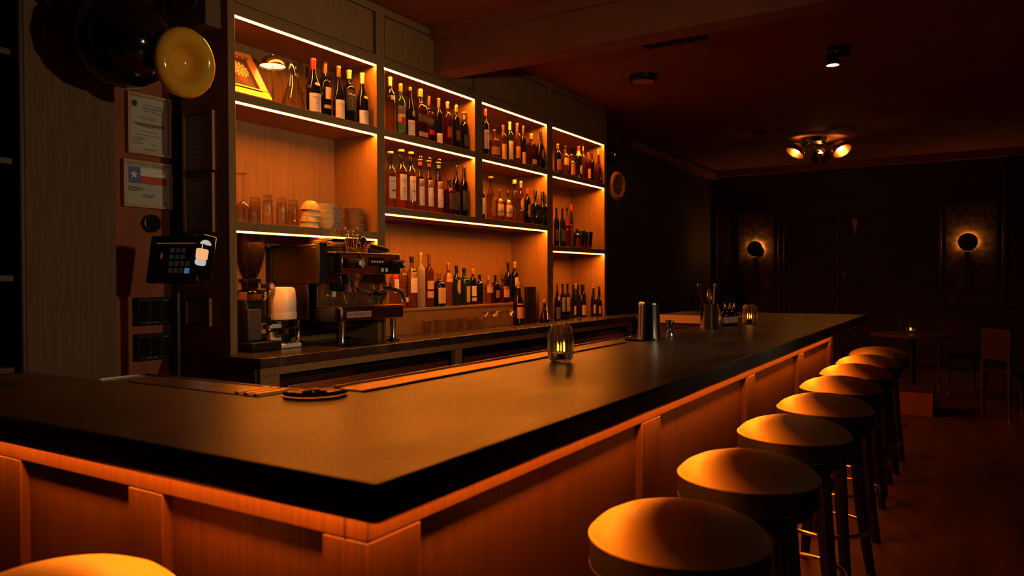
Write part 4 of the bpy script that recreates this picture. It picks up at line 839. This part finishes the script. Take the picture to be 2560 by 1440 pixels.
# ---------------------------------------------------------------- stools
ST = thing('bar_stool', 'round leather bar stool nearest the camera on the long side of the bar', 'stool', (1.69, .59, 0), 'leather bar stools along the bar')
SR = .205
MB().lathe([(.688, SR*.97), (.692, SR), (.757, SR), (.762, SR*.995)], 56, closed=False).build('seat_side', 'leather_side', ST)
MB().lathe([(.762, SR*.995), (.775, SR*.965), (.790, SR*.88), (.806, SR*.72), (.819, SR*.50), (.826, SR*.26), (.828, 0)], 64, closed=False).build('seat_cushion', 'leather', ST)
MB().tube([(SR*math.cos(a), SR*math.sin(a), .7615) for a in [2*PI*k/56 for k in range(56)]], .0042, 8, True).build('piping', 'leather', ST)
MB().tube([(SR*math.cos(a), SR*math.sin(a), .692) for a in [2*PI*k/56 for k in range(56)]], .0035, 6, True).build('piping', 'leather_side', ST)
MB().lathe([(.655, SR*.86), (.6875, SR*.90)], 40).build('seat_base', 'leg_wood', ST)
for k in range(4):
    a = PI/4+k*PI/2; c, s_ = math.cos(a), math.sin(a); pts = [(c*.135, s_*.135, .654), (c*.150, s_*.150, .50), (c*.168, s_*.168, .30), (c*.195, s_*.195, .12), (c*.215, s_*.215, 0.001)]
    MB().tube(pts, [.030, .029, .027, .024, .021], 8).build('leg', 'leg_wood', ST)
MB().tube([(.188*math.cos(t), .188*math.sin(t), .235) for t in [2*PI*k/48 for k in range(48)]], .0095, 10, True).build('foot_ring', 'brass', ST)
SP = [(2.32, .593, 'second'), (3.02, .597, 'third'), (3.67, .59, 'fourth'), (4.36, .62, 'fifth'), (5.03, .63, 'sixth'), (5.66, .63, 'seventh'), (6.35, .64, 'eighth and farthest')]
for i, (x, y, n) in enumerate(SP):
    o = link_copy(ST); o.location = (x, y, 0); o.rotation_euler.z = random.uniform(-.25, .25); o['label'] = 'round leather bar stool, %s from the camera along the bar' % n
o = link_copy(ST); o.location = (.73, 1.43, 0); o['label'] = 'round leather bar stool at the short left arm of the bar, cut by the frame'

# ---------------------------------------------------------------- certificates and fittings on the red wall (faces -Y at y = 4.12)
WY = 4.1195
def wframe(name, lab, x0, x1, z0, z1, grp):
    t = thing(name, lab, 'certificate', ((x0+x1)/2, WY, z0), grp); cx = (x0+x1)/2; f = .017
    def b(n, m, a0, a1, c0, c1, y0, y1, bev=.002): return box(a0-cx, a1-cx, y0, y1, c0-z0, c1-z0).build(n, m, t, bev)
    b('frame_rail', 'wood_frame', x0, x1, z0, z0+f, -.03, 0); b('frame_rail', 'wood_frame', x0, x1, z1-f, z1, -.03, 0)
    b('frame_stile', 'wood_frame', x0, x0+f, z0+f+.0005, z1-f-.0005, -.03, 0); b('frame_stile', 'wood_frame', x1-f, x1, z0+f+.0005, z1-f-.0005, -.03, 0)
    p = b('paper', 'paper', x0+f+.0005, x1-f-.0005, z0+f+.0005, z1-f-.0005, -.012, -.004, 0)
    return t, p, lambda n, m, a0, a1, c0, c1, d=.0126: box(a0-cx, a1-cx, -d, -d+.0004, c0-z0, c1-z0).build(n, m, p), cx, z0
t, p, q, cx, z0 = wframe('framed_certificate', 'upper framed white certificate with seal on the red wall', 2.505, 2.778, 2.082, 2.432, 'framed certificates on the red wall')
m = MB(); flat_text(m, 'CITY OF HOUSTON', .035, 2.372-z0, .145, .0115, -.0127); flat_text(m, 'HEALTH DEPARTMENT', .035, 2.354-z0, .145, .0115, -.0127)
for i, (z, a0, a1) in enumerate([(2.337, -.04, .05), (2.330, .02, .10), (2.300, -.06, .06), (2.290, -.04, .05), (2.262, -.095, .10), (2.256, -.095, .10), (2.250, -.07, .09), (2.244, -.04, .04), (2.218, -.05, .05), (2.196, -.09, .09), (2.180, -.105, -.03), (2.170, -.105, -.02), (2.160, -.105, -.05), (2.145, -.105, -.03), (2.145, .02, .05), (2.118, -.04, .05), (2.112, -.03, .04)]):
    m.box(a0, a1, -.0128, -.0124, z-z0, z-z0+(.004 if i in (4, 5, 6) else .0024))
stuff(m.build('lettering', 'ink', p))
MB().lathe([(.0122, .0), (.0122, .017), (.0126, .017), (.0126, .0)], 24, (-.088, 0, 2.372-z0), axis='y').build('seal', 'label_charcoal', p)
t, p, q, cx, z0 = wframe('framed_certificate', 'lower framed certificate with a star flag picture on the red wall', 2.476, 2.786, 1.776, 2.046, 'framed certificates on the red wall')
m = MB()
for i, (z, a0, a1) in enumerate([(2.018, -.12, .09), (1.892, -.12, -.05), (1.885, -.12, -.02), (1.878, -.12, -.03), (1.871, -.12, -.06), (1.853, -.03, .04), (1.845, -.04, .05), (1.838, -.02, .03), (1.806, .10, .125), (1.812, .105, .125)]): m.box(a0, a1, -.0128, -.0124, z-z0, z-z0+.003)
stuff(m.build('lettering', 'ink', p))
q('flag_blue', 'blue_flag', cx-.118, cx-.045, 1.915, 2.008); q('flag_red', 'red_flag', cx-.0445, cx+.12, 1.915, 1.960); q('flag_white', 'ceramic_white', cx-.0445, cx+.12, 1.9605, 2.008)
s_ = []
for k in range(10):
    a = PI/2+k*PI/5; r = .027 if k % 2 == 0 else .011; s_.append((-.084+r*math.cos(a), -.0129, 1.964-z0+r*math.sin(a)))
MB().add(s_, [tuple(range(10))]).build('flag_star', 'ceramic_white', p)
th = thing('thermostat', 'round black dial thermostat on the red wall under the certificates', 'thermostat', (2.648, WY, 1.689))
MB().lathe([(0, .050), (.02, .052), (.028, .049)], 36, axis='y').build('body', 'black', th); MB().lathe([(.0285, .0515), (.030, .050), (.0305, .047), (.0285, .046)], 36, axis='y', closed=False).build('ring', 'steel_dark', th)
MB().lathe([(.0281, .0455), (.0285, .0455), (.0285, 0)], 32, axis='y', closed=False).build('face', 'screen_off', th)
def wallplate(lab, x0, x1, z0, z1, n):
    t = thing('equipment_panel', lab, 'panel', ((x0+x1)/2, WY, z0), 'black equipment panels on the red wall'); h = (x1-x0)/2
    box(-h, h, -.05, 0, 0, z1-z0).build('housing', 'black', t, .004)
    for k in range(n):
        x = -h+(k+.5)*2*h/n; box(x-h/n*.82, x+h/n*.82, -.056, -.0505, .02, z1-z0-.02).build('module', 'screen_off', t, .002)
    for x in (-.05, -.01, .055): box(x-.012, x+.012, -.058, -.0565, .012 if x < .05 else z1-z0-.022, .0145 if x < .05 else z1-z0-.0195).build('status_strip', 'label_silver', t)
wallplate('black equipment panel on the red wall, upper one', 2.54, 2.762, 1.10, 1.258, 3)
wallplate('black equipment panel on the red wall, lower one', 2.54, 2.758, .897, 1.048, 3)
# papers in slim frames on the side of the shelving (plane x = 2.78, facing -X)
SX = 2.7785
for i, (y0, y1, z0, z1, lab) in enumerate([(3.69, 3.96, 1.983, 2.322, 'upper dim framed notice on the dark shelving side'), (3.695, 3.96, 1.630, 1.968, 'lower dim framed notice on the dark shelving side'), (3.73, 3.955, 1.092, 1.253, 'grey notice low on the shelving side behind the till')]):
    t = thing('framed_notice', lab, 'notice', (SX, (y0+y1)/2, z0), 'notices on the shelving side'); h = (y1-y0)/2; H = z1-z0
    for a, b_ in ((-h, -h+.012), (h-.012, h)): box(-.02, 0, a, b_, 0, H).build('frame_stile', 'wood_frame', t)
    for a, b_ in ((0, .012), (H-.012, H)): box(-.02, 0, -h+.0125, h-.0125, a, b_).build('frame_rail', 'wood_dark', t)
    pp = box(-.010, -.001, -h+.0125, h-.0125, .0125, H-.0125).build('paper', 'paper_dim', t)
    m = MB()
    for k in range(9): m.box(-.0104, -.0101, -h*.7, h*(.2+.5*random.random()), H*(.9-.085*k)-.004, H*(.9-.085*k))
    stuff(m.build('lettering', 'ink', pp))
sp = thing('wall_speaker', 'square wooden wall speaker with round dark cone high beside the shelving', 'speaker', (2.778, 3.83, 2.77))
box(-.10, 0, -.20, .20, 0, .42).build('cabinet', 'wall_panel', sp, .006)
MB().lathe([(0, .155), (.012, .155), (.016, .148), (.012, .138)], 40, closed=False).xf(Matrix.Translation((-.1002, 0, .21)) @ Matrix.Rotation(-PI/2, 4, 'Y')).build('cone_ring', 'wood_dark', sp)
MB().lathe([(0.001, .137), (.006, .05), (.012, .045), (.016, 0)], 36, closed=False).xf(Matrix.Translation((-.1002, 0, .21)) @ Matrix.Rotation(-PI/2, 4, 'Y')).build('cone', 'black', sp)

# ---------------------------------------------------------------- till with touch screen
po = thing('till_terminal', 'black touch screen till with lit keypad in the dark corner left of the shelves', 'till', (2.50, 3.66, ZC_))
MB().lathe([(-.9325, .10), (-.92, .10), (-.90, .03)], 24, (.04, .05, 0)).build('floor_base', 'black', po)
MB().cyl((.04, .05, -.9), (.04, .05, .36), .022).build('stand_pole', 'black', po)
TM = Matrix.Translation((-.031, -.04, .535)) @ Matrix.Rotation(math.radians(-60), 4, 'Z') @ Matrix.Rotation(math.radians(-15), 4, 'X') @ Matrix.Diagonal((.85, 1, 1.04, 1))
def pb(n, m, x0, x1, y0, y1, z0, z1, bev=0, par=None): return box(x0, x1, y0, y1, z0, z1).xf(TM).build(n, m, par or po, bev)
pb('screen_case', 'black', -.165, .165, -.012, .022, -.125, .125, .012)
sc = pb('screen', 'screen_off', -.148, .148, -.0135, -.0122, -.105, .105)
pb('status_bar', 'screen_bar', -.12, .125, -.0142, -.0136, .078, .084, 0, sc)
for r in range(4):
    for c in range(4 if r > 1 else 3): 
        if (r, c) == (3, 3): continue
        pb('key', 'key_lit', -.028+c*.035, -.002+c*.035, -.0142, -.0136, .033-r*.036, .057-r*.036, 0, sc)
pb('enter_key', 'key_blue', .075, .105, -.0142, -.0136, -.078, -.050, 0, sc)
pb('logo_patch', 'screen_bar', -.085, -.075, -.0142, -.0136, .0, .03, 0, sc)
MB().box(-.03, .03, .0225, .06, -.03, .03).xf(TM).build('hinge', 'black', po); MB().cyl((.04, .05, .36), (0, .0, .53), .022).build('stand_neck', 'black', po)
# jar-like glass on a black block; the light it catches is painted as glow
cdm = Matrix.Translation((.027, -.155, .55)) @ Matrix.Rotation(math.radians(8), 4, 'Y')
MB().box(-.006, .085, -.025, .055, -.13, .12).xf(cdm).build('jar_backing', 'black_gloss', po, .01)
MB().lathe([(-.02, .030), (-.012, .034), (.03, .036), (.036, .030)], 20, fl=.5).xf(cdm @ Matrix.Translation((-.012, -.045, 0))).build('jar_body', 'jar_glow', po)
MB().lathe([(-.052, .020), (-.046, .030), (-.030, .033), (-.0205, .026)], 20, fl=.5).xf(cdm @ Matrix.Translation((-.016, -.045, 0))).build('glass_foot', 'jar_glow_pale', po)
MB().lathe([(.062, .033), (.072, .030), (.084, .016), (.087, 0)], 20, fl=.5).xf(cdm @ Matrix.Translation((.004, -.045, 0))).build('glass_cap', 'jar_glow_pale', po)
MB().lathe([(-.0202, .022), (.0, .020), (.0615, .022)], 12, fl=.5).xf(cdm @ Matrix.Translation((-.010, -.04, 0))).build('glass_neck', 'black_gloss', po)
# ---------------------------------------------------------------- dished enamel wall lamps either side of the shelving
def dish_lamp(nm, lab, loc, mat, R, aim, stem_to, cat='wall lamp'):
    t = thing(nm, lab, cat, loc, 'enamel dish wall lamps')
    aim = Vector(aim).normalized(); q = Matrix.Translation((0, 0, 0)) @ aim.to_track_quat('Z', 'Y').to_matrix().to_4x4()
    pr = [(-.085, .0), (-.083, .30*R), (-.070, .62*R), (-.045, .88*R), (-.015, .985*R), (.006, 1.0*R), (.022, .95*R), (.034, .85*R), (.037, .74*R), (.030, .62*R), (.010, .51*R), (-.020, .445*R), (-.042, .37*R), (-.052, .22*R), (-.054, .0)]
    MB().lathe(pr, 48).xf(q).build('dish', mat, t)
    b = -aim*.10; s = Vector(stem_to); MB().cyl(b, s, .062, .085, 24).build('stem', 'wood_dark', t)
    return t
l1 = dish_lamp('wall_lamp', 'glossy yellow dished wall lamp hanging at the left of the bottle shelves', (2.365, 3.37, 2.442), 'yellow_enamel', .173, (.05, -1, -.12), (-.13, .22, .09))
MB().sphere((-.165, .25, .105), .232, 40).build('back_dome', 'black_gloss', l1)
MB().cyl((-.26, .30, .25), (-.30, .32, .838), .035).build('ceiling_rod', 'black', l1); MB().lathe([(.80, .11), (.838, .11)], 24, (-.30, .32, 0)).build('ceiling_plate', 'black', l1)
MB().cyl((-.52, .30, .20), (-.50, .30, .40), .035, .05).build('counterweight', 'black', l1); MB().cyl((-.50, .30, .36), (-.26, .30, .36), .015).build('crossbar', 'black', l1)
l2 = dish_lamp('wall_lamp', 'smaller looking mustard dished wall lamp beyond the right end of the shelves', (8.115, 3.57, 2.425), 'mustard_dark', .173, (-.15, -1, -.05), (.06, .35, .05))
MB().cyl((.06, .34, .05), (.06, .548, .05), .05).build('wall_arm', 'black', l2); MB().lathe([(.0, .09), (.02, .09)], 24).xf(Matrix.Translation((.06, .548, .05)) @ Matrix.Rotation(PI/2, 4, 'X')).build('wall_plate', 'black', l2)
MB().lathe([(-.08, 0), (-.07, .08), (-.03, .12), (.02, .125), (.07, .09), (.09, 0)], 32).xf(Matrix.Translation((.245, .20, .44)) @ Matrix.Rotation(PI/2, 4, 'X')).build('upper_dish', 'black_gloss', l2)
MB().cyl((.245, .25, .44), (.245, .548, .44), .03).build('upper_arm', 'black', l2)

# ---------------------------------------------------------------- far room: wall sconces, ceiling lights, tables
for i, (y, z) in enumerate(((3.315, 1.86), (.125, 1.888))):
    s = thing('wall_sconce', ['round dark disc sconce with glowing rim, left of two on the far wall', 'round dark disc sconce with glowing rim, right of two on the far wall'][i], 'sconce', (13.574, y, z), 'halo sconces on the far wall')
    MB().lathe([(.075, .0), (.078, .10), (.085, .128), (.10, .135), (.112, .12), (.118, .0)], 36).xf(Matrix.Rotation(-PI/2, 4, 'Y')).build('disc', 'black', s)
    MB().cyl((-.0005, 0, -.02), (-.08, 0, -.02), .028).build('back_post', 'black', s)
    MB().tube([(-.035, .104*math.sin(a_), .104*math.cos(a_)) for a_ in [math.radians(d_) for d_ in range(-130, 131, 10)]], .008, 8).build('glow_ring', 'halo', s)
    MB().sphere((-.09, -.06, -.05), .10, 20, (.45, 1, 1)).build('ball_shade', 'black', s) if i == 0 else None
    MB().box(-.06, 0, -.05, .05, -.75, -.14).build('wall_plate', 'wall_dark', s, .01)
fx = thing('ceiling_light', 'dark ceiling fixture with tilted shades glowing over the far room', 'ceiling light', (11.08, 1.93, CEIL-.0005))
MB().lathe([(-.07, .10), (-.065, .16), (0, .17)], 32).build('canopy', 'black', fx)
for k, (dx, dy, tilt) in enumerate(((-.22, .19, (-.42, .50)), (-.05, -.36, (-.40, -.62)), (.42, -.02, (1, .2)))):
    a = Vector((dx, dy, -.20)); ax = Vector((tilt[0], tilt[1], -1)).normalized(); q = Matrix.Translation(a) @ ax.to_track_quat('Z', 'Y').to_matrix().to_4x4()
    MB().tube([(dx*.25, dy*.25, -.05), (dx*.5, dy*.5, -.11), tuple(a-ax*.115)], .018, 8).build('arm', 'black', fx)
    d = [(-.100, .062), (-.092, .072), (-.07, .095), (-.02, .118), (.03, .128)]
    sh_ = MB().lathe(d+[(z, r-.004) for z, r in d[::-1]], 28, closed=False).xf(q).build('shade', 'brass_dark', fx)
    MB().sphere((0, 0, -.03), .042, 16).xf(q).build('bulb', 'bulb', fx)
for nm, r_ in (('uplight', .0),): pass
up = thing('ceiling_spotlight', 'small lit ceiling spotlight above the middle of the dark room', 'spotlight', (6.805, 1.035, CEIL-.0005))
MB().lathe([(-.03, .055), (0, .055)], 24).build('canopy', 'black', up); MB().cyl((0, 0, -.03), (0, 0, -.055), .012).build('stem', 'black', up)
MB().lathe([(-.055, .03), (-.06, .052), (-.150, .054), (-.150, .050), (-.10, .048), (-.10, 0)], 28).build('housing', 'black', up)
MB().lathe([(-.146, .0), (-.1455, .0475), (-.128, .047), (-.128, 0)], 24).build('lens', 'bulb_spot', up)
MB().cyl((.0, -.09, -.0), (0, -.09, -.10), .045).build('driver_box', 'black', up)
cs = thing('ceiling_speaker', 'round dark rimmed speaker set in the ceiling past the beam', 'speaker', (6.79, 2.71, CEIL-.0005))
MB().lathe([(-.055, .105), (-.06, .118), (-.05, .128), (0, .132)], 36).build('rim', 'black', cs); MB().lathe([(-.058, .0), (-.058, .104), (-.054, .104)], 32, closed=False).build('grille', 'wood_frame', cs)
vn = thing('air_vent', 'slotted air vent grille in the ceiling beside the beam', 'vent', (5.887, 2.10, CEIL-.0005))
box(-.10, .10, -.26, .26, -.012, 0).build('frame', 'wall_dark', vn, .002)
sl = box(-.085, .085, -.006, .006, -.020, -.0125).mesh('slat', 'wall_dark')
for k in range(16):
    o = bpy.data.objects.new('slat', sl); COL.objects.link(o); o.parent = vn; o.location = (0, -.235+k*.0313, 0); 
sd = thing('smoke_detector', 'tiny dark detector on the ceiling before the glowing fixture', 'detector', (10.2, 2.45, CEIL-.0005))
MB().lathe([(-.05, .04), (-.04, .08), (0, .085)], 24).build('body', 'wall_dark', sd); MB().lathe([(-.056, 0), (-.055, .02), (-.0505, .02)], 14).build('sensor', 'black', sd)
# small round table with a candle, chairs and bench in the dark
tb = thing('round_table', 'small round dark table with a candle at the far right', 'table', (9.30, .60, 0))
MB().lathe([(.712, .40), (.715, .42), (.738, .42), (.74, .41)], 48).build('table_top', 'wood_bar', tb); MB().cyl((0, 0, .03), (0, 0, .7115), .035).build('column', 'black', tb); MB().lathe([(0, .24), (.015, .24), (.03, .06)], 32).build('foot', 'black', tb)
c = candle(9.26, .60, 1, 'lit ribbed glass candle on the small round table', .127, .0455, 16); c.location = (9.265, .615, .7405)
pt = thing('floor_plinth', 'low reddish square plinth on the floor behind the stools', 'plinth', (8.55, .60, 0)); box(-.22, .22, -.24, .24, 0, .235).build('body', 'plaster_red', pt, .004); box(-.23, .23, -.25, .25, .2355, .262).build('top', 'wood_dark', pt, .004)
ms = thing('microphone_stand', 'thin upright microphone stand in the far dark part of the room', 'stand', (13.0, 1.80, 0))
MB().cyl((0, 0, .02), (0, 0, 1.36), .008).build('pole', 'steel_dark', ms); MB().lathe([(0, .13), (.015, .13), (.02, .02)], 24).build('base', 'black', ms); MB().lathe([(1.361, .010), (1.41, .016), (1.44, .0)], 12).build('microphone', 'steel_brushed', ms)
wedge = MB().prism([(-.05, -.01), (.05, -.01), (.05, .01), (-.05, .01)], 0, .001)
wd = thing('wall_pennant', 'small pointed wooden wall ornament between the two sconces', 'ornament', (13.598, 1.725, 2.05))
MB().add([(-.02, 0, 0), (-.02, .045, .26), (-.02, -.045, .26), (0, 0, 0), (0, .045, .26), (0, -.045, .26)], [(0, 1, 2), (3, 5, 4), (0, 3, 4, 1), (1, 4, 5, 2), (2, 5, 3, 0)]).build('wedge', 'wood_frame', wd)
def dining_chair(x, y, rz, lab):
    t = thing('dining_chair', lab, 'chair', (x, y, 0), 'chairs in the far room', rz)
    box(-.21, .21, -.21, .21, .43, .475).build('seat', 'leather_side', t, .012)
    box(-.20, .20, .19, .215, .56, .86).build('backrest', 'wood_dark', t, .008)
    for sx in (-1, 1):
        for sy in (-1, 1):
            z1 = .86 if sy > 0 else .43; MB().cyl((sx*.185, sy*.2, 0), (sx*.185, sy*.185+(.0 if sy < 0 else .02), z1 if sy < 0 else .56), .016, .02).build('leg', 'wood_dark', t)
            MB().cyl((sx*.186, sy*.2005, 0.0005), (sx*.186, sy*.2005, .05), .0205).build('leg_tip', 'brass_dark', t)
    return t
dining_chair(10.2, .15, -1.3, 'dark dining chair right of the small round table')
dining_chair(8.62, -.32, .6, 'dark dining chair with brass leg tips at the right edge')
bn = thing('banquette', 'long dark upholstered bench along the far wall', 'bench', (13.1, .4, 0))
box(-.28, .36, -2.6, .7, 0, .44).build('seat', 'leather_side', bn, .02); box(.37, .45, -2.6, .7, .2, .92).build('backrest', 'leather_side', bn, .02)
box(.36, .46, -2.6, .7, .925, .95).build('top_ledge', 'wood_dark', bn, .004)
